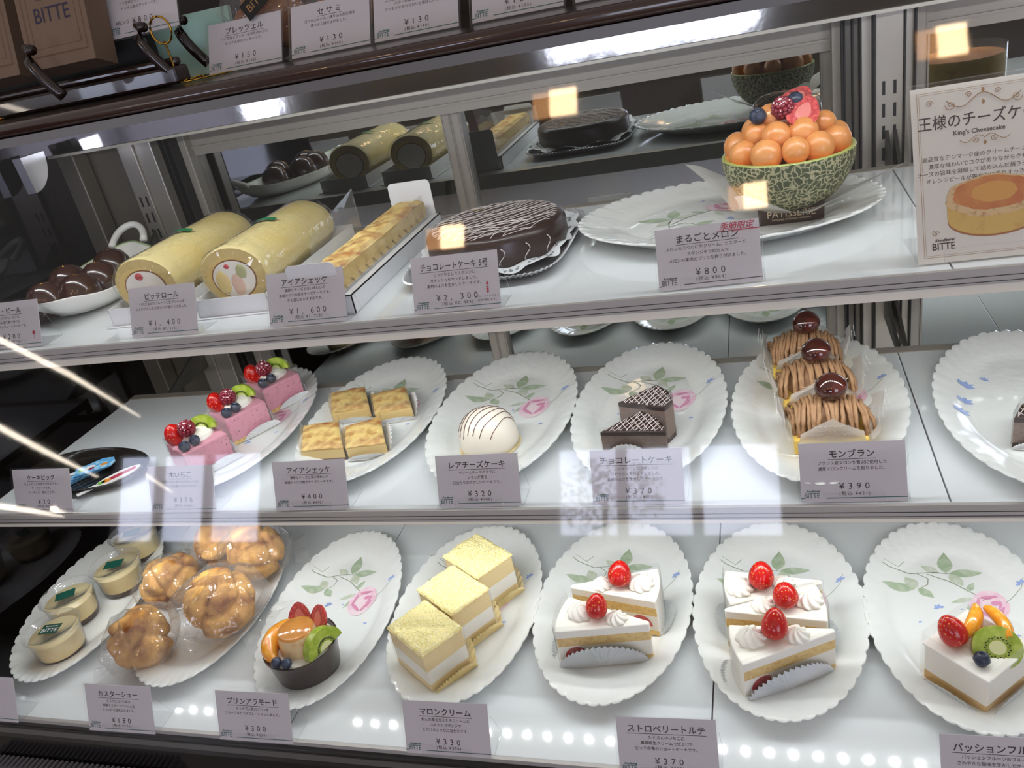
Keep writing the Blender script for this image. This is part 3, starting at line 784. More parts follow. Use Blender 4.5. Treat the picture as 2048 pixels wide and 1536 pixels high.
def plate(x, y, z, rz, label, a=.088, b_=.157, rimh=.0185, deco=True, group='white scalloped oval plates', n=46, dsx=1.0, blue_only=False):
    global PLATE_MATS
    prof = [(0, WELL), (.2, WELL), (.42, WELL), (.58, WELL), (.64, WELL + .0002), (.69, WELL + .0012), (.73, WELL + .0034), (.77, WELL + .0052), (.85, WELL + .0082), (.93, WELL + .0108), (.975, rimh - .0003), (1.0, rimh), (1.006, rimh - .0008), (1.0, rimh - .0020), (.93, rimh - .0052), (.80, .0062), (.68, .0022), (.64, .0004), (.58, 0.0), (.56, .002), (0, .0025)]
    def surf(x_, y_):
        q = sqrt((x_ / a) ** 2 + (y_ / b_) ** 2)
        for (r0, z0), (r1, z1) in zip(prof[:11], prof[1:12]):
            if q <= r1:
                return z0 + (z1 - z0) * (q - r0) / (r1 - r0)
        return rimh
    def P(i, j):
        th = 2 * pi * i / (n * 4)
        r, zz = prof[j]
        lob = (1 - abs(sin(n * th / 2))) ** 1.6
        t = max(0.0, (r - .80) / .2)
        k = 1 - .022 * lob * t
        zz = zz - .0012 * lob * t
        if .72 < r < 1.0:
            zz += .00035 * sin(n * th * .5 + r * 20) * t
        return (a * r * k * cos(th), b_ * r * k * sin(th), zz)
    m = MB()
    m.grid(P, n * 4, len(prof), 0, cu=True)
    nb = len(m.f)
    if deco:
        if blue_only:
            for (fx, fy, s) in ((-.055, .045, .011), (-.06, .012, .010), (-.066, -.012, .010), (-.035, .06, .006)):
                for k in range(4):
                    m.add([(p[0], p[1], surf(p[0], p[1]) + .0005 + .0001 * k) for p in leaf_poly(fx, fy, s, s * .5, radians(-20 + 45 * k))], [tuple(range(16))], 7)
        else:
            d = MB()
            decal(d, WELL + .0003)
            sx, sy = a / .088, b_ / .157
            if dsx != 1.0:      # spray turned along the long side
                d.v = [(-v[1] * 1.15 + .03, v[0] * .95 + .012, v[2]) for v in d.v]
            else:
                d.v = [(v[0] * min(1, sx), v[1] * min(1, sy), v[2] - WELL + .0001 + surf(v[0] * min(1, sx), v[1] * min(1, sy))) for v in d.v]
            m.add(d.v, d.f, d.m)
    o = m.build('oval_plate', [PLATE_ICE, LEAF1, LEAF2, STEM, ROSE1, ROSE2, ROSE3, BLUE], loc=(x, y, z), rot=(0, 0, radians(rz)), auto=50)
    return tag(o, label, 'plate', group)
plate(-.672, .831, ZM, 8, 'white scalloped plate carrying the pink mousse cakes', .085, .163)
plate(-.486, .840, ZM, 4, 'white scalloped plate carrying the browned cheesecake squares', .0875, .162)
plate(-.310, .829, ZM, 2, 'white rose plate carrying the striped white dome', .0875, .162)
plate(-.136, .829, ZM, 0, 'white rose plate carrying the chocolate cake slices', .0868, .161)
plate(.0435, .820, ZM, -3, 'white scalloped plate carrying the chestnut cream cakes', .0885, .160)
plate(.241, .800, ZM, -4, 'white plate with blue flowers, cut by the photo edge', .0885, .158, blue_only=True)
plate(-.915, .700, ZB, 14, 'white scalloped plate carrying the pudding cups', .082, .158, deco=False)
plate(-.716, .702, ZB, 9, 'white scalloped plate carrying the bagged cream puffs', .084, .152, deco=False)
plate(-.535, .688, ZB, 8, 'white rose plate carrying the fruit pudding', .083, .157)
plate(-.361, .701, ZB, 3, 'white scalloped plate carrying the yellow crumb cakes', .0885, .154)
plate(-.187, .712, ZB, 0, 'white rose plate carrying two strawberry shortcakes', .0890, .149)
plate(-.009, .708, ZB, 0, 'white rose plate carrying three strawberry shortcakes', .0890, .150)
plate(.165, .707, ZB, 0, 'white rose plate carrying the fruit-topped white square', .0890, .150)
plate(-.040, .884, ZT, -3, 'large white rose plate carrying the filled melon half', .156, .117, dsx=2.0, n=60, rimh=.020)

# ------------------------------------------------------------------ fruit and cream pieces (parts of cakes)
def strawberry(parent, x, y, z, r=.0125, h=.03, tilt=(0, 0, 0), name='strawberry'):
    prof = [(0, -h * .42), (r * .55, -h * .40), (r * .90, -h * .27), (r, -h * .08), (r * .96, h * .1), (r * .80, h * .30), (r * .52, h * .48), (r * .2, h * .57), (0, h * .585)]
    b = MB().lathe(prof, 24, 0)
    return b.build(name, STRAW, parent, (x, y, z), tilt, sub=1)
def half_strawberry(parent, x, y, z, s, rot, name='strawberry_half'):
    b = MB()
    out = [(.5 * cos(a) * (1 - .28 * sin(a)), .62 * sin(a)) for a in [2 * pi * k / 20 for k in range(20)]]
    def P(i, j):
        p = out[i % 20]
        t = j / 4
        return (p[0] * s * cos(t * pi / 2), p[1] * s * cos(t * pi / 2), -s * .38 * sin(t * pi / 2))
    b.grid(P, 20, 5, 0, cu=True)
    b.add([(p[0] * s, p[1] * s, 0) for p in out], [tuple(range(20))], 1)
    b.add([(p[0] * s * .45, p[1] * s * .55, .0002) for p in out], [tuple(range(20))], 2)
    return b.build(name, [STRAW, STRAW_IN, M('strawberry_heart', 'D98078', 0.3, coat=.4)], parent, (x, y, z), rot)
def blueberry(parent, x, y, z, r=.0062, rx=0.0, ry=0.0):
    b = MB()
    b.lathe([(0, -r * .92), (r * .6, -r * .8), (r, 0), (r * .8, r * .6), (r * .5, r * .86), (r * .42, r * .95), (r * .34, r * .82), (r * .25, r * .66), (0, r * .62)], 18)
    return b.build('blueberry', BLUEB, parent, (x, y, z), (rx, ry, 0))
def raspberry(parent, x, y, z, r=.0095):
    b = MB()
    for row, (zz, rr, k) in enumerate(((-.0065, .0055, 9), (-.0035, .0080, 12), (0, .0088, 13), (.0035, .0082, 12), (.0068, .0060, 9), (.0090, .0030, 5))):
        for i in range(k):
            a = 2 * pi * (i + .5 * (row % 2)) / k
            b.ell((rr * cos(a), rr * sin(a), zz), (.0026, .0026, .0026), 8, 6)
    b.ell((0, 0, 0), (.0082, .0082, .0092), 12, 8)
    o = b.build('raspberry', M('raspberry_red', '7E1128', 0.3, coat=.3), parent, (x, y, z), (radians(25), radians(-12), 0))
    sb = MB()
    for i in range(46):
        a, q = random.uniform(0, 2 * pi), random.uniform(.0, .0078)
        sb.ell((q * cos(a), q * sin(a), .0108 - q * .42 + random.uniform(-.0004, .0004)), (.0012, .0012, .0007), 6, 5)
    sb.build('icing_sugar', M('icing_sugar', 'F3EDEE', 0.9), o)
    return o
def kiwi_slice(parent, x, y, z, s, rot, half=True, th=.007, name='kiwi_slice'):
    """half-moon kiwi slice, flat side along x, in its local xy plane"""
    b = MB()
    N = 22
    rng = pi if half else 2 * pi
    arc = [(s * cos(rng * k / N), s * .92 * sin(rng * k / N)) for k in range(N + (1 if half else 0))]
    b.prism(arc, [0, th], lambda L, i: 0, 0, 0)
    core = [(s * .34 * cos(rng * k / N), s * .30 * sin(rng * k / N)) for k in range(N + (1 if half else 0))]
    b.add([(p[0], p[1], th + .0002) for p in core], [tuple(range(len(core)))], 1)
    b.add([(p[0], p[1], -.0002) for p in core], [tuple(range(len(core)))], 1)
    for k in range(26):
        a = rng * (k + .5) / 26
        for zz in (th + .0003, -.0005):
            r_ = s * (.45 + .05 * (k % 2))
            b.ell((r_ * cos(a), r_ * .9 * sin(a), zz), (s * .045, s * .03, .0004), 6, 5, 2)
    return b.build(name, [KIWI, KIWI_C, SEED], parent, (x, y, z), rot, auto=40)
def rosette(parent, x, y, z, r=.013, h=.012, rx=0.0, twist=1.4, lobes=8, name='cream_rosette', rz=0.0):
    b = MB()
    key = [(.86, 0), (1.0, .12), (.98, .28), (.86, .46), (.66, .66), (.40, .85), (.16, .98), (0, 1.03)]
    prof = [(0, 0)]
    for (r0, z0), (r1, z1) in zip(key[:-1], key[1:]):
        prof += [(r * (r0 + (r1 - r0) * q / 4), h * (z0 + (z1 - z0) * q / 4)) for q in range(4)]
    prof.append((0, h * 1.03))
    def mod(th, R, Z):
        w_ = cos(lobes * th + 7.5 * Z / h)
        return R * (1 + .11 * w_ - .05 * abs(w_)), Z + h * .05 * w_ * (R > r * .1)
    b.lathe(prof, 72, 0, mod=mod)
    return b.build(name, CREAM, parent, (x, y, z), (rx, 0, rz))
def pleat_fan(b, p0, p1, h, out, n=30, mi=0, base=0.0, amp=.0009, peak=.5):
    """half-round pleated flap standing on the edge p0-p1, leaning by out (vector)"""
    p0, p1 = Vector(p0), Vector(p1)
    c = (p0 + p1) / 2
    d = (p1 - p0) / 2
    nrm = Vector((d.y, -d.x, 0)).normalized()
    vs, fs = [], []
    for k in range(2 * n + 1):
        a = pi - pi * k / (2 * n)
        q = c + d * cos(a) + Vector((0, 0, 1)) * h * sin(a) + Vector(out) * sin(a) + nrm * (amp if k % 2 else -amp)
        vs += [c + d * cos(a) * .12 + nrm * .0004, q]
    for k in range(2 * n):
        fs.append((2 * k, 2 * k + 1, 2 * k + 3, 2 * k + 2))
    b.add(vs, fs, mi)
def pleat_flare(b, pts, h, w, n=8, mi=0, amp=.0010):
    """pleated strip rising h and flaring outwards w along the polyline pts (outside = right-hand side)"""
    P = [Vector(p) for p in pts]
    fine = []
    for i in range(len(P) - 1):
        for k in range(n):
            fine.append(P[i].lerp(P[i + 1], k / n))
    fine.append(P[-1])
    vs, fs = [], []
    N = len(fine)
    for i, p in enumerate(fine):
        t = (fine[min(i + 1, N - 1)] - fine[max(i - 1, 0)])
        nr = Vector((t.y, -t.x, 0)).normalized()
        s = sin(pi * i / (N - 1)) ** .5
        am = amp if i % 2 else -amp
        vs += [p, p + nr * (w * s + am) + Vector((0, 0, h * s + .0004))]
    for i in range(N - 1):
        fs.append((2 * i, 2 * i + 1, 2 * i + 3, 2 * i + 2))
    b.add(vs, fs, mi)

# ------------------------------------------------------------------ strawberry shortcakes
def shortcake(x, y, z, rz, label, berry, ros, R=.098, ha=16.2, front=True):
    t = thing('strawberry_shortcake', label, 'cake', (x, y, z), radians(rz), 'strawberry shortcake slices')
    A = radians(ha)
    arc = [(-R * cos(a), -R * sin(a)) for a in [A - 2 * A * k / 10 for k in range(11)]]     # from -y side to +y side
    arc = [(p[0], p[1]) for p in arc]
    tipw = .0022
    poly = [(0, -tipw), (0, tipw)] + [(p[0], -p[1]) for p in arc] if False else None
    # ccw outline: tip, +y rim corner ... -y rim corner
    up = [(-R * cos(a), R * sin(a)) for a in [A - 2 * A * k / 10 for k in range(11)]]
    poly = [(0, -tipw), (0, tipw)] + up
    zs = [0, .010, .0225, .0345, .0435, .0485]
    def sm(L, i):
        cut = (i == 1 or i == len(poly) - 1 or i == 0)
        if not cut:
            return 0
        return [1, 0, 1, 0, 0][L]
    zs = [0, .0080, .0280, .0395, .0490]
    b = MB().prism(poly, zs, lambda L, i: ([1, 0, 1, 0][L] if (i in (0, 1) or i == len(poly) - 1) else 0), 0, 1)
    # strawberry slices showing in the cut faces
    for s in (-1, 1):
        d = Vector((-cos(A), s * sin(A), 0))
        nrm = Vector((-sin(A) * s * s, s * cos(A), 0)) if False else Vector((sin(A), s * cos(A), 0))
        for u, w_, hh in ((.022, .0125, .008), (.051, .0135, .0068), (.079, .0125, .0070)):
            c = d * u
            vs = []
            for k in range(13):
                q = pi * k / 12
                p = c + d * w_ * cos(q) + Vector((0, 0, .0135 + hh * 1.9 * sin(q))) + nrm * .0006
                vs.append(p)
            b.add(vs, [tuple(range(13))], 2)
    b.build('cake_body', [CREAM, SPONGE, STRAW_IN], t, smooth=False, bevel=.0012)
    # cups and film
    f = MB()
    rim0 = Vector((-R * cos(A), -R * sin(A), .0004))
    rim1 = Vector((-R * cos(A), R * sin(A), .0004))
    if front:
        d = rim0
        pleat_fan(f, (d.x * 1.0 - .001, d.y - .004, .0006), (-.004, -.0052, .0006), .031, (.0, -.006, 0), 24, amp=.0017)
    pts = [(-R * cos(a) - .001, R * sin(a), .0004) for a in [A * 1.02 - 2.04 * A * k / 6 for k in range(7)]]
    pleat_flare(f, pts, .010, .011, 5)
    f.add([(0, 0, .0003)] + [(p[0], p[1], .0003) for p in pts], [tuple(range(8))])
    f.build('foil_cup', SILVERPAPER, t, smooth=False)
    fm = MB()
    line = [(.001, -.0045), ] + [((R + .0016) * -cos(a), (R + .0016) * sin(a)) for a in [-A + 2 * A * k / 10 for k in range(11)]]
    vs = [(p[0], p[1], zz) for p in line for zz in (.004, .056)]
    fm.add(vs, [(2 * i, 2 * i + 2, 2 * i + 3, 2 * i + 1) for i in range(len(line) - 1)])
    fm.build('clear_film', FILM, t)
    for (u, v, s) in ros:
        rosette(t, u, v, .0485, .0125 * s, .0115 * s, rz=u * 40)
    u, v, r, h, tl = berry
    strawberry(t, u, v, .0485 + h * .52, r, h, tl)
    return t
zb = ZB + WELL + .0006
shortcake(-.1345, .639, zb, -5.5, 'strawberry shortcake slice nearest the front on the plate of two', (-.054, .001, .0118, .027, (radians(-12), radians(8), 0)), [(-.074, .004, 1.12), (-.034, .000, .88)])
shortcake(-.2265, .692, zb, 183, 'strawberry shortcake slice at the back of the plate of two', (-.056, .000, .0132, .029, (radians(10), radians(-10), 0)), [(-.078, .000, 1.12), (-.036, .000, .9)], front=False)
shortcake(.0425, .637, zb, 14.5, 'strawberry shortcake slice nearest the front on the plate of three', (-.056, .001, .0128, .031, (radians(-16), radians(10), 0)), [(-.078, .004, 1.15), (-.036, -.001, .95)])
shortcake(-.060, .661, zb, 189, 'strawberry shortcake slice in the middle of the plate of three', (-.060, .002, .0128, .026, (radians(6), radians(2), 0)), [(-.083, -.002, 1.12), (-.038, .000, .9)], front=False)
shortcake(.036, .706, zb, 7, 'strawberry shortcake slice at the back of the plate of three', (-.060, -.004, .0132, .030, (radians(-5), radians(4), 0)), [(-.082, -.004, 1.12), (-.038, -.002, .9)], front=False)

# ------------------------------------------------------------------ yellow crumb cakes
CRUMB = M('yellow_cake_crumbs', 'F4E193', 0.95, bump=(600, .8, .0015), noisy=(420, 'FAF0BC', 0.40, 0.62))
def crumb_cake(x, y, z, label, rz=54.7, w=.052, d=.067):
    """front corner at the origin; w along local x (right-back), d along local y (left-back)"""
    t = thing('chestnut_cream_cake', label, 'cake', (x, y, z), radians(rz), 'yellow crumb cakes')
    poly = [(0, 0), (w, 0), (w, d), (0, d)]
    MB().prism(poly, [0, .0170, .0345, .0560, .0590], [0, 1, 0, 0], 0, 0).build('cake_body', [SPONGE_PALE, CREAM], t, smooth=False, bevel=.0012)
    rnd = random.Random(int(x * 1e4))
    nx, ny = 46, 70
    def P(i, j):
        u, v = i / (nx - 1), j / (ny - 1)
        e = min(u, 1 - u, v, 1 - v)
        edge = i in (0, nx - 1) or j in (0, ny - 1)
        X = -.0012 + (w + .0024) * u + rnd.uniform(-.0007, .0007)
        Y = -.0012 + (d + .0024) * v + rnd.uniform(-.0007, .0007)
        Z = .0572 if edge else .0592 + .0022 * min(1, e * 12) + .0018 * noise.noise(Vector((u * 4, v * 5, x * 20))) + rnd.uniform(-.0007, .0009)
        return (X, Y, Z)
    MB().grid(P, nx, ny, 0).build('crumb_topping', CRUMB, t)
    f = MB()
    pleat_fan(f, (-.003, -.0008, .0005), (w + .007, -.0008, .0005), .017, (0, -.0075, 0), 22, amp=.0016)
    pleat_flare(f, [(w + .0006, -.002, .0004), (w + .0006, d * .33, .0004), (w + .0006, d * .66, .0004), (w + .0006, d, .0004)], .014, .019, 7)
    pleat_flare(f, [(-.0006, d, .0004), (-.0006, d * .5, .0004), (-.0006, 0, .0004)], .006, .003, 9)
    f.add([(0, 0, .0002), (w, 0, .0002), (w, d, .0002), (0, d, .0002)], [(0, 1, 2, 3)])
    f.build('gold_cup', GOLDFOIL, t, smooth=False)
    fm = MB()
    line = [(-.0015, d), (-.0015, -.0015), (w + .0015, -.0015), (w + .0015, d * .6)]
    fm.add([(p[0], p[1], zz) for p in line for zz in (.003, .056)], [(2 * i, 2 * i + 2, 2 * i + 3, 2 * i + 1) for i in range(3)])
    fm.build('clear_film', FILM, t, smooth=False)
crumb_cake(-.360, .571, zb, 'yellow crumb cake nearest the front of its plate, in gold paper')
crumb_cake(-.347, .632, zb, 'yellow crumb cake in the middle of its plate, in gold paper')
crumb_cake(-.335, .692, zb, 'yellow crumb cake at the back of its plate, in gold paper')

# ------------------------------------------------------------------ fruit pudding in a brown cup
t = thing('fruit_pudding', 'caramel pudding with fruit in a ribbed dark brown cup', 'dessert', (-.524, .600, zb))
def ribs(th, r, z):
    return (r * (1 + .012 * (1 if int(th * 60 / (2 * pi)) % 2 else 0)) if .003 < z < .034 and r > .03 else r), z
MB().lathe([(0, .0005), (.034, .0005), (.0355, .002), (.0405, .034), (.0425, .040), (.0425, .0415), (.0405, .0412), (.0380, .034), (0, .033)], 120, 0, mod=ribs).build('brown_cup', M('brown_plastic', '352622', 0.25, coat=.3), t, auto=40)
MB().lathe([(.0388, .034), (.039, .037), (.030, .0385), (.015, .0385), (0, .0385)], 40, 0, mod=lambda th, r, z: (r, z + .0006 * sin(9 * th))).build('cream_filling', CREAM, t)
fl_ = MB()
fl_.lathe([(.0222, .036), (.0206, .046), (.0188, .0575)], 40, 0)
fl_.lathe([(.0188, .0575), (.0182, .0588), (.0160, .0594), (0, .0596)], 40, 1)
fl_.build('caramel_pudding', [M('pudding_side', 'E6C998', 0.35, noisy=(120, 'D9A662', 0.5, 0.75), coat=.3), M('caramel_top', 'C9803A', 0.12, noisy=(60, 'DB9A4C', 0.4, 0.7), coat=.7)], t, loc=(.0015, -.001, -.007)).scale = (1.10, 1.10, 1.18)
og = MB()
for k in range(26):
    pass
def OP(i, j):
    a = radians(116) + radians(132) * i / 24
    q = 2 * pi * j / 12
    w_ = sin(pi * min(max(i / 24, .04), .96)) ** .5
    R_ = .0335 + .0108 * w_ * cos(q)
    return (R_ * cos(a), R_ * sin(a), .0435 + .0125 * w_ * sin(q) + .0006 * noise.noise(Vector((i * .8, j * .8, 0))))
og.grid(OP, 25, 12, 0, cv=True)
og.build('orange_segment', ORANGE, t)
kiwi_slice(t, .0275, -.003, .0395, .0240, (radians(78), 0, radians(70)), th=.011)
half_strawberry(t, -.012, .0285, .0525, .027, (radians(62), radians(0), radians(10)))
half_strawberry(t, .0130, .0265, .0525, .026, (radians(62), radians(0), radians(-25)))
blueberry(t, -.0095, -.0355, .0450, .0062, radians(-35))
blueberry(t, .0035, -.0360, .0452, .0062, radians(-30))

# ------------------------------------------------------------------ fruit-topped white square
t = thing('passion_fruit_cake', 'white square mousse cake topped with strawberry, kiwi, blueberry and orange', 'cake', (.162, .586, zb), radians(45))
w, d = .063, .061
MB().prism([(0, 0), (w, 0), (w, d), (0, d)], [0, .013, .0425], [1, 0], 0, 1).build('cake_body', [M('white_mousse', 'F6F1E6', 0.45, sss=.1), M('biscuit_base', 'D2A862', 0.8, bump=(300, .5))], t, smooth=False, bevel=.002)
MB().prism([(-.0015, -.0015), (w + .0015, -.0015), (w + .0015, d + .0015), (-.0015, d + .0015)], [.0425, .0445], [0], 0, 0).build('cream_top', CREAM, t, smooth=False, bevel=.001)
strawberry(t, .017, .045, .058, .0125, .031, (radians(-20), radians(-15), 0))
kiwi_slice(t, .036, .016, .048, .0205, (radians(50), radians(5), radians(-48)), half=False, th=.005)
blueberry(t, .0125, .0145, .0505, .0072)
og = MB()
def OP2(i, j):
    a = -.9 + 1.8 * i / 16
    q = 2 * pi * j / 10
    w_ = max(.08, cos(a * 1.5)) ** .5 if abs(a) < 1 else .08
    return (.026 * sin(a), .006 * w_ * cos(q) - .010 * cos(a), .0095 * w_ * sin(q))
for k, (ox, oy, rz) in enumerate(((.050, .030, 60), (.040, .050, 20))):
    b = MB()
    b.grid(OP2, 17, 10, 0, cv=True)
    b.build('orange_segment', ORANGE, t, (ox, oy, .054), (radians(-20), 0, radians(rz)))
fm = MB()
line = [(-.0025, d), (-.0025, -.0025), (w + .0025, -.0025), (w + .0025, d), (-.0025, d + .002)]
fm.add([(p[0], p[1], zz) for p in line for zz in (.004, .058)], [(2 * i, 2 * i + 2, 2 * i + 3, 2 * i + 1) for i in range(4)])
fm.build('clear_film', FILM, t, smooth=False)
f = MB()
pleat_flare(f, [(-.004, d, .0004), (-.004, d * .5, .0004), (-.004, -.004, .0004)], .0098, .0020, 10, amp=.0004)
pleat_flare(f, [(-.004, -.004, .0004), (w * .5, -.004, .0004), (w + .004, -.004, .0004)], .0098, .0020, 10, amp=.0004)
f.add([(-.004, -.004, .0003), (w + .004, -.004, .0003), (w + .004, d + .004, .0003), (-.004, d + .004, .0003)], [(0, 1, 2, 3)])
f.build('foil_cup', SILVERPAPER, t, smooth=False)

# ------------------------------------------------------------------ pudding cups
GREEN_LABEL = M('dark_green_label', '14493C', 0.4)
def pudding(x, y, label, text=False, rz=0, lift=0.0, lab_rot=20):
    t = thing('pudding_cup', label, 'pudding', (x, y, zb + lift), radians(rz), 'pudding cups')
    MB().lathe([(0, .0008), (.0262, .0008), (.0270, .003)], 40, 1).lathe([(.0270, .003), (.0277, .0085)], 40, 1).lathe([(.0277, .0085), (.0312, .0325), (.0308, .0332), (0, .0334)], 40, 0).build('custard', [M('custard', 'F4DFA6', 0.3, noisy=(40, 'EBCB85', .5, .8), coat=.3), M('dark_caramel', '3A1A16', 0.25)], t)
    MB().lathe([(.0268, .0002), (.0282, .003), (.0328, .0395), (.0352, .0405), (.0360, .0415), (.0352, .0425), (.0335, .0420), (.0322, .0395)], 48).build('clear_cup', PLASTIC, t)
    MB().lathe([(.0352, .0426), (.0338, .0432), (.0310, .0430), (.0305, .0405), (0, .0400)], 48).build('clear_lid', PLASTIC, t)
    b = MB()
    T = TR(0, -.002, .0412, rz=radians(lab_rot))
    b.box(-.0125, .0125, -.0085, .0085, 0, .0003, 0, T)
    if text:
        for s, sz, v in (('BITTE', .0088, -.0055), ('Konditorei', .0036, .0035)):
            vs, fs = text2d(s, sz, 'CENTER')
            b.add([(p[0], p[1] + v, .0005) for p in vs], fs, 1, T)
    b.build('green_label', [GREEN_LABEL, INK_WHITE], t, smooth=False)
pudding(-.886, .606, 'pudding cup with the readable green label, nearest the front', True, lab_rot=12)
pudding(-.917, .668, 'pudding cup second from the front on its plate', lab_rot=35)
pudding(-.888, .731, 'pudding cup beside the cream puffs, third from the front', lab_rot=20)
pudding(-.912, .802, 'pudding cup furthest back on its plate', lab_rot=25)

# ------------------------------------------------------------------ bagged cream puffs
PUFF = M('golden_choux', 'DFA95C', 0.7, spec=.3, bump=(80, .7, .003), noisy=(34, '7F4419', .42, .66, 8))
def puff(x, y, z, r, label, seed, sq=.85, bag=1.28, cracks=7):
    t = thing('cream_puff', label, 'cream puff', (x, y, z), seed * .7, 'bagged cream puffs')
    rnd = random.Random(seed)
    dirs = []
    for k in range(cracks):
        v = Vector((rnd.gauss(0, 1), rnd.gauss(0, 1), rnd.gauss(.2, .6))).normalized()
        dirs.append((v, rnd.uniform(.86, 1.12)))
    def disp(d):
        best = sorted(((d - q[0]).length * (2 - q[1]), q[1]) for q in dirs)
        edge = best[1][0] - best[0][0]
        return (.74 + .30 * min(1.0, edge * 3.4) ** .5) * best[0][1] + .05 * noise.noise(d * 3.0 + Vector((seed, 0, 0)))
    b = MB().ell((0, 0, r * sq * .92), (r, r, r * sq), 64, 40, 0, disp)
    b.build('choux_shell', PUFF, t)
    g = MB()
    rb = random.Random(seed + 90)
    def bd(d):
        return bag * (1.0 + .20 * max(0, abs(d.x * d.y) * 2) + rb.uniform(-.09, .07))
    g.ell((0, 0, r * sq * .95), (r * .98, r * .98, r * sq * .80), 15, 10, 0, bd)
    # flat crimped seam flaps of the bag
    for s in (-1, 1):
        n = 9
        vs = []
        for k in range(n):
            u = -1 + 2 * k / (n - 1)
            vs += [(u * r * .7, s * r * 1.22, r * .35 + .002 * sin(k * 2)), (u * r * 1.05, s * (r * 1.22 + .018), r * .30 + .004 * sin(k * 1.7 + seed))]
        g.add(vs, [(2 * i, 2 * i + 2, 2 * i + 3, 2 * i + 1) for i in range(n - 1)])
    g.build('clear_bag', BAG, t, smooth=False)
zz = zb - .001
puff(-.752, .606, zz, .036, 'bagged cream puff nearest the front of its plate', 3, .95, 1.25)
puff(-.668, .660, zz + .006, .045, 'large bagged cream puff leaning over the right rim', 11, .9, 1.22)
puff(-.786, .712, zz, .037, 'bagged cream puff behind the front one, near the pudding cups', 5, .9, 1.2)
puff(-.742, .782, zz + .008, .041, 'browned bagged cream puff at the back of its plate', 8, .9, 1.22)
puff(-.672, .755, zz + .012, .038, 'bagged cream puff between the large one and the back one', 21, .95, 1.25)
# ------------------------------------------------------------------ pink mousse cakes
zm = ZM + WELL + .0006
def mousse_cake(x, y, label, seed):
    t = thing('raspberry_mousse_cake', label, 'cake', (x, y, zm), radians(58), 'pink mousse cakes')
    w, d, h = .0290, .052, .038
    MB().prism([(-w, 0), (w, 0), (w, d), (-w, d)], [0, .006, h], [1, 0], 0, 1).build('cake_body', [PINK, SPONGE], t, smooth=False, bevel=.0015)
    sp = MB()
    rnd = random.Random(seed)
    for k in range(16):
        sp.ell((rnd.uniform(-w, w), -.0002, rnd.uniform(.012, h - .004)), (rnd.uniform(.0003, .0008), .0004, rnd.uniform(.0003, .0007)), 6, 5)
    sp.build('fruit_specks', M('raspberry_speck', '5E2030', 0.5), t)
    c = MB()
    c.ell((.004, d * .60, h), (.021, .019, .011), 26, 12, 0, lambda q: 1 + .12 * noise.noise(q * 3 + Vector((seed, 0, 0))))
    c.build('cream_dollop', CREAM, t)
    strawberry(t, -.018, d * .78, h + .011, .0125, .028, (radians(15), radians(-10), 0))
    raspberry(t, -.006, d * .50, h + .0175)
    blueberry(t, -.021, .008, h + .0055, .0072, radians(20))
    blueberry(t, -.007, .010, h + .0058, .0070, radians(10))
    kiwi_slice(t, .016, d * .62, h + .006, .0185, (radians(76), 0, radians(-50)), th=.006)
    f = MB()
    pleat_fan(f, (-w * .5, -.0012, .0004), (w + .010, -.0012, .0004), .0135, (0, -.006, 0), 18, amp=.0006)
    pleat_flare(f, [(w + .001, 0, .0004), (w + .001, d * .5, .0004), (w + .001, d, .0004)], .012, .010, 9)
    f.add([(-w, 0, .0003), (w, 0, .0003), (w, d, .0003), (-w, d, .0003)], [(0, 1, 2, 3)])
    f.build('paper_cup', WPAPER, t, smooth=False)
    fm = MB()
    line = [(w + .0012, d), (w + .0012, -.0016), (-w - .0012, -.0016), (-w - .0012, d)]
    fm.add([(p[0], p[1], zz) for p in line for zz in (.004, .050)], [(2 * i, 2 * i + 2, 2 * i + 3, 2 * i + 1) for i in range(3)])
    fm.build('clear_film', FILM, t, smooth=False)
mousse_cake(-.660, .730, 'pink raspberry mousse cake nearest the front, with its kiwi lying open', 4)
mousse_cake(-.651, .810, 'pink raspberry mousse cake in the middle of its plate', 5)
mousse_cake(-.643, .890, 'pink raspberry mousse cake at the back of its plate', 6)

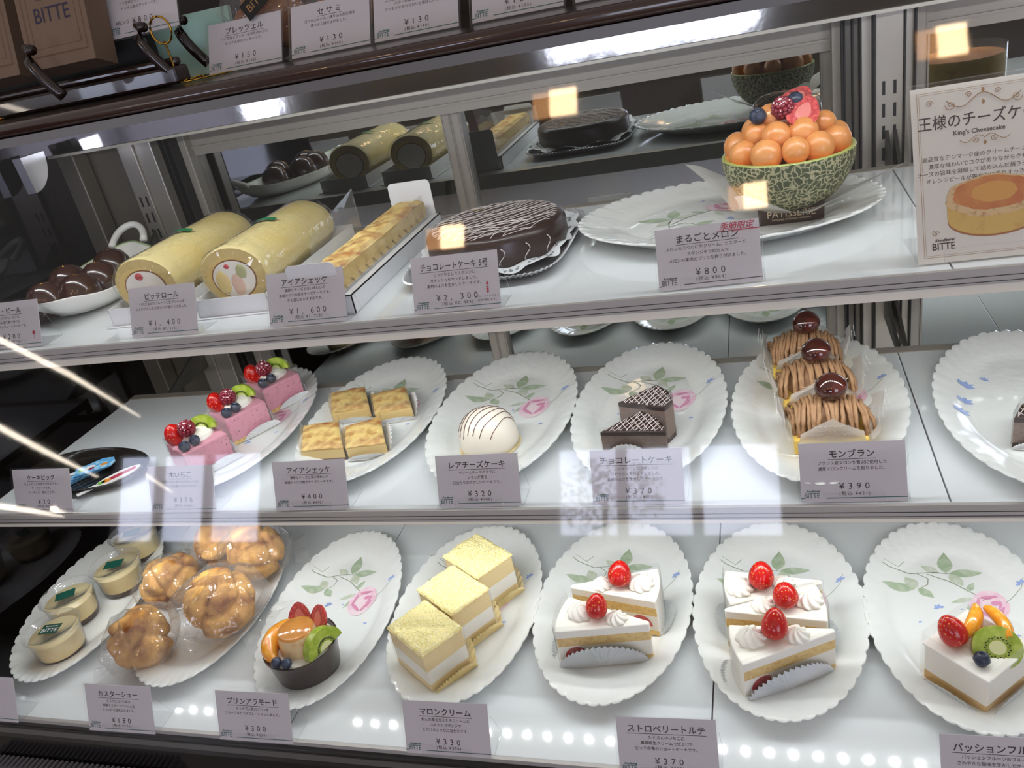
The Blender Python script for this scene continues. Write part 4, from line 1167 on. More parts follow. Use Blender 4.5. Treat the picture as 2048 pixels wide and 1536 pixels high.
# ------------------------------------------------------------------ browned cheesecake squares
def cheese_square(pts, label, seed, paper=True, dark=False):
    cx, cy = sum(p[0] for p in pts) / 4, sum(p[1] for p in pts) / 4
    t = thing('cheesecake_square', label, 'cake', (cx, cy, zm), 0, 'browned cheesecake squares')
    q = [(p[0] - cx, p[1] - cy) for p in pts]
    h = .0175
    MB().prism(q, [0, .003, .013, h - .002], [2, 1, 0], 0, 1).build('cake_body', [CHEESE, M('custard_layer', 'E9CB8A', .5), M('dark_crumb_base', '6B4A2E', .8)], t, smooth=False, bevel=.001)
    n = 22
    a, b_, c, d = [Vector((p[0], p[1], 0)) for p in q]
    def P(i, j):
        u, v = i / (n - 1), j / (n - 1)
        p = a.lerp(b_, u).lerp(d.lerp(c, u), v)
        edge = min(u, 1 - u, v, 1 - v)
        return (p.x * 1.01, p.y * 1.01, h - .0015 + .0022 * min(1, edge * 9) + .0016 * noise.noise(Vector((u * 4 + seed, v * 4, 0))) + .0008 * noise.noise(Vector((u * 11 + seed, v * 11, 3))))
    o = MB().grid(P, n, n, 0).build('browned_top', BAKED, t)
    f = MB()
    a3, b3, c3 = [Vector((v.x, v.y, .0004)) for v in (a, b_, c)]
    if paper:
        off = (b3 - a3).normalized()
        pleat_fan(f, a3 - Vector((0, .003, 0)), b3 + off * .006 - Vector((0, .003, 0)), .010, (0, -.007, 0), 18, amp=.0006)
        pleat_flare(f, [b3 + off * .001, (b3 + c3) / 2 + off * .001, c3 + off * .001], .014, .009, 10)
    f.add([(v.x, v.y, .0003) for v in (a, b_, c, d)], [(0, 1, 2, 3)])
    f.build('paper_cup', WPAPER, t, smooth=False)
    fm = MB()
    line = [d * 1.03, a * 1.03, b_ * 1.03, c * 1.03]
    fm.add([(p[0], p[1], zz) for p in line for zz in (.002, .027)], [(2 * i, 2 * i + 2, 2 * i + 3, 2 * i + 1) for i in range(3)])
    fm.build('clear_film', FILM, t, smooth=False)
cheese_square([(-.541, .742), (-.486, .745), (-.523, .812), (-.569, .804)], 'browned cheesecake square at the front left of the four', 1, paper=False)
cheese_square([(-.482, .744), (-.434, .752), (-.468, .818), (-.507, .796)], 'browned cheesecake square at the front right, with its white paper open', 2)
cheese_square([(-.543, .832), (-.494, .843), (-.527, .904), (-.571, .891)], 'browned cheesecake square at the back left of the four', 3)
cheese_square([(-.479, .826), (-.433, .838), (-.464, .896), (-.506, .880)], 'browned cheesecake square at the back right of the four', 4)

# ------------------------------------------------------------------ striped white dome
t = thing('rare_cheesecake_dome', 'white dome cheesecake with thin brown chocolate stripes on gold paper', 'cake', (-.312, .768, zm))
DP = [(0.0335, .001), (.0345, .008), (.0335, .018), (.0305, .0275), (.0245, .0360), (.0165, .0412), (.0075, .0440), (0, .0446)]
MB().lathe([(0, .001)] + DP, 44).build('dome', M('white_icing_dome', 'F7EEDD', 0.35, coat=.25), t)
st_ = MB()
def dome_z(r):
    for (r0, z0), (r1, z1) in zip(DP[2:-1], DP[3:]):
        if r1 <= r <= r0:
            return z0 + (z1 - z0) * (r0 - r) / (r0 - r1)
    return .018
for k in range(7):
    v = -.024 + .008 * k
    pts = []
    for i in range(15):
        u = -.030 + .060 * i / 14
        x_, y_ = u * .45 + v * 1.0 + .0015 * sin(i * .5 + k), u * .9 - v * .25
        r = sqrt(x_ * x_ + y_ * y_)
        if r < .0325:
            pts.append((x_ * 1.01, y_ * 1.01, dome_z(r) + .0004))
    if len(pts) > 2:
        st_.tube(pts, .00042, 5)
st_.build('chocolate_stripes', M('brown_icing_thread', '5E3620', .4), t)
f = MB()
pleat_flare(f, [(.035 * cos(a), -.035 * sin(a), .0004) for a in [2 * pi * k / 16 for k in range(17)]], .003, .009, 4)
f.lathe([(0, .0003), (.036, .0004)], 30)
f.build('gold_paper', GOLDFOIL, t, smooth=False)

# ------------------------------------------------------------------ chocolate cake slices
def choc_slice(pts, h, label, seed, fan=None, z=zm):
    cx, cy = sum(p[0] for p in pts) / len(pts), sum(p[1] for p in pts) / len(pts)
    t = thing('chocolate_cake_slice', label, 'cake', (cx, cy, z), 0, 'chocolate cake slices')
    q = [(p[0] - cx, p[1] - cy) for p in pts]
    MB().prism(q, [0, .006, h - .005, h], [1, 0, 2], 2, 1).build('cake_body', [CHOC_MOUSSE, M('dark_sponge', '40241A', .8, bump=(400, .5)), CHOC], t, smooth=False, bevel=.0012)
    ln = MB()
    def inside(px, py):
        for i in range(len(q)):
            a, b_ = q[i], q[(i + 1) % len(q)]
            if ((b_[0] - a[0]) * (py - a[1]) - (b_[1] - a[1]) * (px - a[0])) / math.hypot(b_[0] - a[0], b_[1] - a[1]) < .0006:
                return False
        return True
    for ang, sp in ((60, .0046), (118, .0060), (75, .0085)):
        A = radians(ang)
        for k in range(-12, 13):
            pts_ = []
            for i in range(40):
                u = -.07 + .14 * i / 39
                px, py = u * cos(A) - k * sp * sin(A), u * sin(A) + k * sp * cos(A)
                if inside(px, py):
                    pts_.append((px, py, h + .0003))
            if len(pts_) > 2:
                ln.tube(pts_, .0004, 4)
    ln.build('white_icing_lines', CHOC_LINE, t)
    f = MB()
    f.add([(p[0], p[1], .0003) for p in q], [tuple(range(len(q)))])
    if fan:
        for a, b_, hh in fan:
            A3, B3 = Vector((a[0] - cx, a[1] - cy, .0004)), Vector((b_[0] - cx, b_[1] - cy, .0004))
            d = (B3 - A3).normalized()
            pleat_fan(f, A3 + Vector((d.y, -d.x, 0)) * .002, B3 + Vector((d.y, -d.x, 0)) * .002, hh, Vector((d.y, -d.x, 0)) * .003, 18)
    f.build('paper_cup', WPAPER, t, smooth=False)
    fm = MB()
    lp_ = [(p[0] * 1.03, p[1] * 1.03) for p in q] + [(q[0][0] * 1.03, q[0][1] * 1.03)]
    fm.add([(p[0], p[1], zz) for p in lp_ for zz in (.003, h + .006)], [(2 * i, 2 * i + 2, 2 * i + 3, 2 * i + 1) for i in range(len(lp_) - 1)])
    fm.build('clear_film', FILM, t, smooth=False)
choc_slice([(-.1715, .7165), (-.104, .7125), (-.1085, .729), (-.118, .744), (-.1325, .757), (-.150, .741)], .041, 'chocolate cake slice nearest the price card', 1, [((-.1715, .7165), (-.118, .7133), .029)])
choc_slice([(-.160, .772), (-.109, .756), (-.102, .772), (-.108, .793), (-.122, .809), (-.141, .792)], .044, 'chocolate cake slice behind the front one, at the back of its plate', 2, [((-.160, .772), (-.122, .760), .027)])
choc_slice([(.204, .728), (.262, .722), (.262, .744), (.255, .765), (.236, .772), (.216, .752)], .032, 'chocolate layered slice cut by the photo edge on the blue flower plate', 3, [((.204, .728), (.250, .723), .010)])

# ------------------------------------------------------------------ chestnut cream cakes
NOODLE = M('chestnut_cream', 'B28A65', 0.6, noisy=(120, '946D4A', 0.45, 0.75))
CHESTNUT = M('glazed_chestnut', '3A1712', 0.12, noisy=(60, '57231A', 0.45, 0.7), coat=.7)
YBOX = M('yellow_cake_paper', 'EFC95E', 0.6)
def script_marks(b, o, ux, uy, rows, mi, seed):
    rnd = random.Random(seed)
    for r_ in range(rows):
        pts = []
        for k in range(26):
            pts.append(o + ux * (k / 26 * .8 + .1) + uy * (.2 + .6 * r_ / max(1, rows - 1) + .05 * sin(k * 1.9 + rnd.random()) + .03 * rnd.uniform(-1, 1)))
        b.tube(pts, .00022, 4, mi)
def montblanc(x, y, label, seed, rz=0):
    t = thing('chestnut_cream_mound', label, 'cake', (x, y, zm), radians(rz), 'chestnut cream cakes')
    MB().box(-.034, .034, -.030, .030, .0002, .016).build('yellow_base', YBOX, t, smooth=False, bevel=.0012)
    rnd = random.Random(seed)
    b = MB()
    b.ell((0, 0, .022), (.029, .026, .020), 24, 12)
    for k in range(19):
        x0 = -.0335 + .067 * k / 18
        hh = .0235 * sqrt(max(.08, 1 - (x0 / .037) ** 2))
        rad = .029 * sqrt(max(.15, 1 - (x0 / .042) ** 2))
        pts = []
        tw = rnd.uniform(-.004, .004)
        for i in range(15):
            a = pi * i / 14
            pts.append((x0 * (1 + .10 * abs(cos(a))) + tw * cos(a) + rnd.uniform(-.0005, .0005), -rad * cos(a), .021 + hh * sin(a) ** .8 + .0013 * (k % 2) - .006 * (abs(cos(a)) > .95)))
        b.tube(pts, .00225, 7)
    for s in (-1, 1):
        for k in range(3):
            b.tube([(s * (.031 + .002 * k), -.016 + .010 * k, .018), (s * (.035 + .001 * k), -.012 + .010 * k, .027), (s * .030, -.006 + .008 * k, .032)], .0022, 7)
    b.build('chestnut_cream', NOODLE, t)
    c = MB().ell((0, 0, 0), (.0155, .0150, .0140), 26, 16, 0, lambda d: 1 - .10 * max(0, -d.z) + .10 * max(0, d.z) ** 6)
    c.build('chestnut', CHESTNUT, t, (.003, .001, .0565), (radians(8), radians(-10), 0))
    # wax paper petals with white script
    wv = MB()
    def petal(pa, pb, top, seed_):
        pa, pb, top = Vector(pa), Vector(pb), Vector(top)
        n = 10
        out = (pa + pb) / 2
        out = Vector((out.x, out.y, 0)).normalized()
        vs = []
        for i in range(n + 1):
            v = i / n
            for j in range(n + 1):
                u = j / n
                base = pa.lerp(pb, u)
                w_ = 1 - abs(2 * u - 1)
                p = base.lerp(base * .25 + top * .75 + (pb - pa) * (u - .5) * .55, v * (.42 + .58 * w_))
                p += out * (.004 * sin(pi * v) + .0012 * sin(u * 9 + seed_))
                vs.append(p)
        wv.add(vs, [(i * (n + 1) + j, i * (n + 1) + j + 1, (i + 1) * (n + 1) + j + 1, (i + 1) * (n + 1) + j) for i in range(n) for j in range(n)], 0)
        script_marks(wv, pa.lerp(top, .25) + out * .0055, (pb - pa) * .7, (top - (pa + pb) / 2) * .45, 3, 1, seed_)
    petal((-.031, -.034, .015), (.031, -.034, .015), (.002, -.036, .052), seed)
    petal((.037, -.030, .015), (.037, .030, .015), (.055, .008, .062), seed + 1)
    petal((-.037, .030, .015), (-.037, -.030, .015), (-.049, .004, .062), seed + 2)
    petal((.031, .034, .015), (-.031, .034, .015), (.006, .040, .060), seed + 3)
    wv.build('wax_paper', [WAXP, INK_WHITE], t)
montblanc(.050, .757, 'chestnut cream mound nearest the price card, on yellow paper', 2)
montblanc(.042, .838, 'chestnut cream mound in the middle of its plate', 12, 4)
montblanc(.036, .914, 'chestnut cream mound at the back, half hidden under the upper shelf', 23, -3)

# ------------------------------------------------------------------ tray of cake picks
t = thing('lacquer_tray', 'small dark oval tray holding the printed cake picks', 'tray', (-.862, .736, ZM), radians(-4))
MB().lathe([(0, .0025), (.72, .0025), (.86, .004), (1.0, .0125), (1.015, .0125), (1.0, .0105), (.86, .0015), (.72, 0), (0, 0)], 60).build('tray_dish', M('dark_lacquer', '2A2622', 0.12, 0.35, coat=.5), t)
t.children[0].scale = (.096, .050, 1)
PICKB = M('pick_blue', '5FA9DE', 0.4, noisy=(120, 'A9D8EE', .5, .55))
PICKW = M('pick_white', 'F1EDEA', 0.4)
def pick(x, y, z, rz, blue, label, k):
    t = thing('cake_pick', label, 'cake pick', (x, y, z), radians(rz), 'cake picks in the tray')
    b = MB()
    if blue:
        b.prism([(-.026, -.012), (.020, -.014), (.026, -.004), (.024, .010), (.010, .017), (-.008, .013), (-.024, .010)], [0, .0012], [0], 0, 0)
        for cx, cy, r_, mi in ((-.006, .002, .007, 1), (-.004, -.003, .004, 2), (.012, -.002, .005, 3), (-.018, .0, .004, 4)):
            b.add([(cx + r_ * cos(a), cy + r_ * .7 * sin(a), .0013) for a in [2 * pi * i / 14 for i in range(14)]], [tuple(range(14))], mi)
    else:
        n = 26
        b.prism([((.027 + .002 * abs(cos(3.5 * a))) * cos(a), (.0105 + .0015 * abs(sin(3.5 * a))) * sin(a)) for a in [2 * pi * i / n for i in range(n)]], [0, .0012], [0], 0, 0)
        b.add([(-.012, -.003, .0013), (.022, -.004, .0013), (.024, .004, .0013), (-.010, .005, .0013)], [(0, 1, 2, 3)], 2)
        b.add([(-.015 + .006 * cos(a), .001 + .005 * sin(a), .0014) for a in [2 * pi * i / 14 for i in range(14)]], [tuple(range(14))], 3)
        b.add([(-.021 + .005 * cos(a), .002 + .004 * sin(a), .0014) for a in [2 * pi * i / 14 for i in range(14)]], [tuple(range(14))], 4)
    b.build('printed_board', [PICKB if blue else PICKW, PICKW, INK_RED, M('pick_orange', 'E8932E', .4), M('pick_green', '7DBB4A', .4)], t, smooth=False)
    MB().box(-.052, -.022, -.003, .003, .0002, .0010).build('stick', PICKW, t, smooth=False)
for k in range(4):
    pick(-.868 + .005 * k, .735 + .002 * k, ZM + .0035 + .0022 * k, 58 - 7 * k, True, ['blue printed cake pick at the bottom of the blue pile', 'blue printed cake pick second from the bottom of the pile', 'blue printed cake pick second from the top of the pile', 'blue printed cake pick lying on top of the blue pile'][k], k)
for k in range(3):
    pick(-.806 + .003 * k, .727 - .003 * k, ZM + .0035 + .0022 * k, 48 + 4 * k, False, ['white cake pick with red ribbon, lowest of the white pile', 'white cake pick with red ribbon, middle of the white pile', 'white cake pick with red ribbon, top of the white pile'][k], k)

# ------------------------------------------------------------------ roll cakes
def roll_cake(x, y, label, seed, rz=2.0):
    t = thing('roll_cake', label, 'roll cake', (x, y, ZT), radians(rz), 'cream roll cakes')
    tr = MB()
    w, L, h = .0455, .252, .0215
    tr.box(-w - .006, w + .006, -.006, L + .003, .0003, .0012)
    for (x0, x1, y0, y1) in ((-w, -w + .001, 0, L), (w - .001, w, 0, L), (-w, w, 0, .001), (-w, w, L - .001, L)):
        tr.box(x0, x1, y0, y1, .001, h)
    tr.build('card_tray', WCARD, t, smooth=False)
    N = 40
    def prof(sc=1.0, cz=.037):
        out = []
        for k in range(N):
            a = 2 * pi * k / N
            px, pz = .0415 * cos(a) * sc * (1 + .05 * sin(a)), cz + .0345 * sin(a) * sc
            out.append((px, max(pz, .0045)))
        return out
    y0, y1 = .022, .214
    P0, P1 = prof(), prof(.63, .035)
    b = MB()
    rows = [(y0, .965), (y0 + .003, 1.0), (y0 + .012, 1.004)] + [(y0 + (y1 - y0) * k / 16, 1.0 + .008 * sin(k * 1.3 + seed)) for k in range(2, 15)] + [(y1 - .004, .99), (y1, .94)]
    vs, fs = [], []
    for yy, s in rows:
        vs += [(p[0] * s, yy, .037 + (p[1] - .037) * s) for p in P0]
    for r_ in range(len(rows) - 1):
        for k in range(N):
            fs.append((r_ * N + k, r_ * N + (k + 1) % N, (r_ + 1) * N + (k + 1) % N, (r_ + 1) * N + k))
    b.add(vs, fs, 0)
    for yy, flip in ((y0, 1), (y1, -1)):
        s = .965 if flip > 0 else .94
        vs = [(p[0] * s, yy, .037 + (p[1] - .037) * s) for p in P0] + [(p[0], yy, p[1] * .98 + .0005) for p in P1]
        b.add(vs, [(k, (k + 1) % N, N + (k + 1) % N, N + k) for k in range(N)], 1)
    b.build('sponge_roll', [M('roll_skin', 'F0DC9A', 0.6, bump=(260, .25), noisy=(18, 'EBD07E', .45, .75)), M('roll_sponge', 'E9CE84', .8, bump=(420, .5))], t, auto=50)
    c = MB()
    for yy in (y0 - .0004, y1 + .0004):
        c.add([(p[0], yy, p[1] * .98 + .0005) for p in prof(.67, .035)], [tuple(range(N))], 1)
        c.add([(p[0], yy + (-.0005 if yy < .1 else .0005), p[1] * .98 + .0005) for p in prof(.63, .035)], [tuple(range(N))], 0)
    c.build('cream_filling', [CREAM, M('brown_crumb_line', '9A6B3C', .8)], t, smooth=False)
    fr = [(-.004, .050, .0055, .0045, STRAW_IN), (.006, .028, .008, .010, M('pale_peach', 'E6C7B0', .4))] if seed == 1 else [(-.005, .050, .0035, .0028, STRAW_IN), (.011, .043, .007, .0085, M('pale_kiwi', 'B9BC8C', .4)), (-.015, .032, .009, .014, M('peach_yellow', 'E9D28E', .35)), (.003, .028, .008, .013, M('pale_peach', 'E6C7B0', .4))]
    for fx, fz, rx, rz_, m in fr:
        MB().ell((fx, y0 - .0008, fz), (rx, .0016, rz_), 18, 10, 0, lambda d: 1 + .15 * noise.noise(d * 2 + Vector((fx * 300, 0, 0)))).build('fruit_piece', m, t)
    wv = MB()
    rows = [(y0 - .014, .10), (y0 - .006, .72), (y0 - .003, 1.0), (y0 + .001, 1.05), (y0 + .012, 1.045)] + [(y0 + (y1 - y0) * k / 12, 1.03) for k in range(2, 12)] + [(y1 - .003, 1.03), (y1 + .004, 1.0), (y1 + .012, .72)]
    rnd = random.Random(seed + 40)
    vs, fs = [], []
    for yy, s in rows:
        for p in P0:
            j = rnd.uniform(-.024, .024) * (1 if (yy < y0 + .02 or yy > y1 - .01) else .10)
            vs.append((p[0] * (s + j), yy + rnd.uniform(-.001, .001) * (yy < y0 + .02), .037 + (p[1] - .037) * (s + j)))
    for r_ in range(1, len(rows) - 1):
        for k in range(N):
            fs.append((r_ * N + k, r_ * N + (k + 1) % N, (r_ + 1) * N + (k + 1) % N, (r_ + 1) * N + k))
    wv.add(vs, fs)
    wv.build('cellophane_wrap', WRAP, t, smooth=False)
    sk = MB()
    yc = .120
    sk.grid(lambda i, j: ((.0428 * cos(radians(72) + radians(44) * i / 10)) * 1.05, yc - .005 + .010 * j + .004 * i / 10, .037 + .0357 * sin(radians(72) + radians(44) * i / 10) * 1.05), 11, 2)
    sk.build('green_sticker', M('green_sticker', '0F7A45', .4), t)
roll_cake(-.686, .746, 'cream roll cake next to the chocolate domes, left of the two', 1)
roll_cake(-.566, .746, 'cream roll cake beside the long boxed cheesecake, right of the two', 2)

# ------------------------------------------------------------------ long boxed cheesecake
t = thing('boxed_cheesecake', 'long browned cheesecake bar in an open white box', 'cake', (-.436, .716, ZT))
bx = MB()
w, L, h = .034, .286, .021
bx.box(-w, w, 0, L, .0002, .0012)
for (x0, x1, y0, y1, zt) in ((-w, -w + .0012, 0, L, h), (w - .0012, w, 0, L, h), (w - .010, w - .0088, .002, L, h - .001), (-w, w, 0, .0012, h), (-w, w, L - .0012, L, h)):
    bx.box(x0, x1, y0, y1, .001, zt)
bx.box(w - .010, w, 0, L, h - .0012, h)
def flap(yy, zt, x0, x1, lean):
    n = 5
    pts = [(x0, h - .001)] + [(x0 + .006 - .006 * cos(a) , zt - .006 + .006 * sin(a)) for a in [pi * .5 * k / n for k in range(n + 1)]] + [(x1 - .006 + .006 * sin(a), zt - .006 + .006 * cos(a)) for a in [pi * .5 * k / n for k in range(n + 1)]] + [(x1, h - .001)]
    k = len(pts)
    bx.add([(p[0], yy + lean * (p[1] - h), p[1]) for p in pts] + [(p[0], yy + lean * (p[1] - h) + .001, p[1]) for p in pts], [tuple(range(k)), tuple(range(2 * k - 1, k - 1, -1))] + [(i, k + i, k + (i + 1) % k, (i + 1) % k) for i in range(k)])
flap(.0005, .058, -.031, .025, -.05)
flap(L - .001, .066, -.031, .028, .05)
bx.build('white_box', WCARD, t, smooth=False)
MB().box(-.022, .0205, .010, L - .012, .0013, .0215).build('white_liner', WCARD, t, smooth=False)
cb = MB()
nx, ny = 14, 70
def P(i, j):
    u, v = i / (nx - 1), j / (ny - 1)
    e = min(1, min(u, 1 - u) * 7)
    return (-.021 + .0405 * u + .0008 * noise.noise(Vector((v * 20, u, 0))), .012 + (L - .026) * v, .041 + .003 * e + .0030 * noise.noise(Vector((u * 2.5, v * 13, 1))) + .0012 * noise.noise(Vector((u * 8, v * 40, 5))))
cb.prism([(-.0210, .012), (.0195, .012), (.0195, L - .014), (-.0210, L - .014)], [.0217, .0415], [1], 1, 1)
cb.grid(P, nx, ny, 0)
cb.build('cheesecake_bar', [BAKED, CHEESE], t, auto=50)
zg = MB()
n = 13
vs = []
for k in range(2 * n + 1):
    yy = .012 + (L - .026) * k / (2 * n)
    vs += [(.0205, yy, .041), (.0216, yy, .0222 if k % 2 else .0300)]
zg.add(vs, [(2 * i, 2 * i + 2, 2 * i + 3, 2 * i + 1) for i in range(2 * n)])
zg.build('zigzag_band', M('zigzag_band', 'E9C878', 0.4, noisy=(60, 'C99748', .5, .8)), t, smooth=False)
fm = MB()
fm.add([(-.026, .03, .02), (-.026, L * .62, .02), (-.031, L * .66, .088), (-.034, .07, .066)], [(0, 1, 2, 3)])
fm.add([(.0225, .012, .022), (.0225, L - .014, .022), (.0215, L - .02, .052), (.0205, .012, .047)], [(0, 1, 2, 3)])
fm.build('clear_film', film('clear_film_bright', 1.6, milk=.10), t, smooth=False)

# ------------------------------------------------------------------ round chocolate cake
t = thing('foil_tray', 'shallow silver foil tray with a pleated rim under the chocolate cake', 'tray', (-.288, .868, ZT))
def rr(a, hx, hy, p=5.0):
    c, s = cos(a), sin(a)
    k = (abs(c / hx) ** p + abs(s / hy) ** p) ** (-1 / p)
    return k * c, k * s
N = 260
ft = MB()
rows = [(.0, .003), (.6, .003), (.84, .003), (.90, .0045), (.965, .0105), (.985, .0112), (1.0, .0106)]
vs = []
for r_, z_ in rows:
    for k in range(N):
        px, py = rr(2 * pi * k / N, .090, .116)
        am = .0008 * (1 if k % 2 else -1) if r_ > .86 else 0
        vs.append((px * r_ * (1 + am * 4), py * r_ * (1 + am * 4), z_ + am))
ft.add(vs, [(i * N + k, i * N + (k + 1) % N, (i + 1) * N + (k + 1) % N, (i + 1) * N + k) for i in range(len(rows) - 1) for k in range(N)])
ft.build('foil_dish', M('bright_foil', 'DADBDD', 0.25, 0.55, bump=(70, .25)), t, smooth=False)
d = tag(MB().build('paper_doily', [], loc=(-.288, .868, ZT)) if False else None, '', '') if False else None
dm = MB()
N = 192
def doily(i, j):
    a = 2 * pi * i / N
    q = j / 7
    sc = 1 + .05 * abs(sin(12 * a)) * (q > .9)
    px, py = rr(a, .084 * sc, .108 * sc, 3.2)
    lift = .0042 + .010 * q ** 3 + .003 * sin(12 * a) * q ** 2
    return (px * q, py * q, lift)
dm.grid(doily, N, 8, 0, cu=True)
hole = MB()
for k in range(24):
    for dq, da, s in ((.90, 0, .0028), (.90, .06, .0022), (.90, -.06, .0022), (.83, .0, .0018), (.84, .09, .0016)):
        a = 2 * pi * (k + .5) / 24 + da
        px, py = rr(a, .086, .110, 3.2)
        z_ = .0042 + .010 * dq ** 3 + .003 * sin(12 * a) * dq ** 2 + .0007
        dm.add([(px * dq + s * cos(b_) * .8, py * dq + s * sin(b_), z_ + .0002) for b_ in [2 * pi * i / 8 for i in range(8)]], [tuple(range(8))], 1)
tag(dm.build('paper_doily', [WPAPER, M('doily_hole', '8C8C90', .5)], loc=(-.288, .868, ZT)), 'white lace paper doily between the chocolate cake and its foil tray', 'doily')
R = .079
t = thing('chocolate_cake', 'round dark chocolate cake covered with thin white icing lines', 'cake', (-.287, .868, ZT + .0052))
t.scale = (1, 1, .80)
MB().lathe([(0, 0), (R, 0), (R + .0006, .004), (R, .032), (R - .0012, .0375), (R - .005, .0415), (R - .012, .0430), (R * .5, .0436), (0, .0438)], 96, 0, mod=lambda th, r, z: (r + .0005 * sin(th * 9) * (r > .06), z + .0006 * noise.noise(Vector((r * 30 * cos(th), r * 30 * sin(th), 0))))).build('glazed_cake', CHOC, t)
def cz(r):
    if r < R - .012: return .0438 - .0006 * (r / (R - .012)) + .0004
    q = (r - (R - .012)) / .012
    return .0434 - .0135 * q ** 2.2
ln = MB()
rnd = random.Random(3)
for fam, (ang, n_, cur) in enumerate(((36, 17, .9), (64, 11, -.8), (10, 4, .6))):
    A = radians(ang)
    for k in range(n_):
        v = -R + 2 * R * (k + .5) / n_ + rnd.uniform(-.002, .002)
        ph = rnd.uniform(-.3, .3)
        pts = []
        for i in range(44):
            u = -R * 1.05 + 2.1 * R * i / 43
            vv = v + cur * (u * u - R * R * .4) * 2.2 + ph * u * .12
            x_, y_ = u * cos(A) - vv * sin(A), u * sin(A) + vv * cos(A)
            r_ = sqrt(x_ * x_ + y_ * y_)
            if r_ < R - .0008:
                pts.append((x_, y_, cz(r_) + .0003))
            elif len(pts) > 3:
                break
            else:
                pts = []
        if len(pts) > 3:
            ln.tube(pts, .00045, 5)
for pts in ([(-.028, -.030), (.010, -.020), (.040, -.021), (.047, -.023), (.036, -.026), (.0, -.030)], [(-.030, -.048), (.0, -.036), (.022, -.041), (.030, -.046), (.014, -.048), (-.012, -.050)]):
    ln.tube([(p[0], p[1], .0444) for p in pts], .0006, 5)
for a0 in (-.9, -1.25, -.55):
    ln.tube([((R + .0008) * cos(a0 + .05 * sin(q * 5)), (R + .0008) * sin(a0 + .05 * sin(q * 5)), .028 - .022 * q) for q in [i / 8 for i in range(9)]], .0006, 5)
ln.build('white_icing_lines', CHOC_LINE, t)
gs = MB()
for k in range(5):
    gs.ell((-.034 + .002 * k, .040 + .0012 * (k % 3), .0452 + .0006 * (k % 2)), (.0016, .0011, .0007), 6, 5)
gs.build('gold_leaf', GOLDLEAF, t)

# ------------------------------------------------------------------ melon half
t = thing('melon_dessert', 'netted melon half filled with orange melon balls in a brown patisserie box', 'dessert', (.026, .872, ZT + WELL))
SKIN = voro('netted_melon_skin', '4A5134', 'ADA884', 165, .045, .12, 'DISTANCE_TO_EDGE', .55, -.5, patch=(16, '232F1D', .60, .70))
RM, ZC = .0635, .0655
prof = []
for k in range(22):
    a = -pi / 2 + (pi / 2) * k / 21
    prof.append((RM * cos(a), ZC + .0615 * sin(a)))
MT = TR(ry=radians(-3), rx=radians(3))
b = MB().lathe(prof, 72)
b.build('netted_rind', SKIN, t)
b = MB()
b.lathe([(RM, ZC), (RM - .0008, ZC + .0012), (RM - .0035, ZC + .0010)], 72, 0).lathe([(RM - .0035, ZC + .0010), (RM - .0085, ZC - .0015)], 72, 1).lathe([(RM - .0085, ZC - .0015), (RM - .014, ZC - .004), (0, ZC - .002)], 72, 2)
b.build('flesh_rim', [M('melon_green_rim', 'A3AA5C', .3, coat=.3), M('melon_pale_flesh', 'EDB965', .3, coat=.4), M('melon_jelly', 'F0A968', .12, noisy=(60, 'F6D3A8', .5, .7), coat=.8)], t)
BALL = M('melon_ball', 'DA9456', 0.32, noisy=(55, 'D08545', .45, .7), coat=.2, bump=(300, .12))
balls = [(-.041, -.016, .006), (-.020, -.039, .008), (.006, -.043, .010), (.027, -.033, .008), (.044, -.012, .008), (.046, .016, .008), (-.046, .012, .008), (-.030, .036, .008), (.0, .046, .008), (.030, .036, .008),
         (-.028, -.008, .026), (-.010, -.024, .024), (.014, -.020, .024), (.033, .002, .026), (.020, .024, .026), (-.012, .026, .026), (-.030, .016, .024), (.002, .002, .040), (-.014, .000, .042), (.016, .010, .042)]
for i, (bx_, by_, bz_) in enumerate(balls):
    r_ = .0145 + .0012 * sin(i * 2.3)
    MB().ell((0, 0, 0), (r_, r_ * .97, r_ * .95), 22, 14).build('melon_ball', BALL, t, (bx_, by_, ZC + bz_ * .80), (i, i * .7, 0))
half_strawberry(t, .016, -.016, ZC + .0385, .029, (radians(38), radians(18), radians(-20)))
half_strawberry(t, .012, .012, ZC + .047, .027, (radians(25), radians(20), radians(-30)))
raspberry(t, -.003, -.010, ZC + .0425, .010)
blueberry(t, -.026, -.012, ZC + .0385, .0085, radians(30))
blueberry(t, .009, -.001, ZC + .046, .0085, radians(-20))
fm = MB()
def FP(i, j):
    a = 2 * pi * i / 30
    q = j / 9
    r_ = .034 * sin(q * pi / 2) ** .8
    return (r_ * cos(a), r_ * sin(a), ZC + .034 + .022 * cos(q * pi / 2) ** .8 + .003 * noise.noise(Vector((cos(a) * 2, sin(a) * 2, q * 3))))
fm.grid(FP, 30, 10, 0, cu=True)
fm.build('clear_film', film('melon_film', 1.25, rough=.04), t, smooth=True)
BROWNBOX = M('brown_box_card', '3E2A26', .45)
bb = MB()
hb, hh = .0320, .036
def q4(z, s): return [(-hb * s, -hb * s, z), (hb * s, -hb * s, z), (hb * s, hb * s, z), (-hb * s, hb * s, z)]
v4 = q4(0.0004, .95)
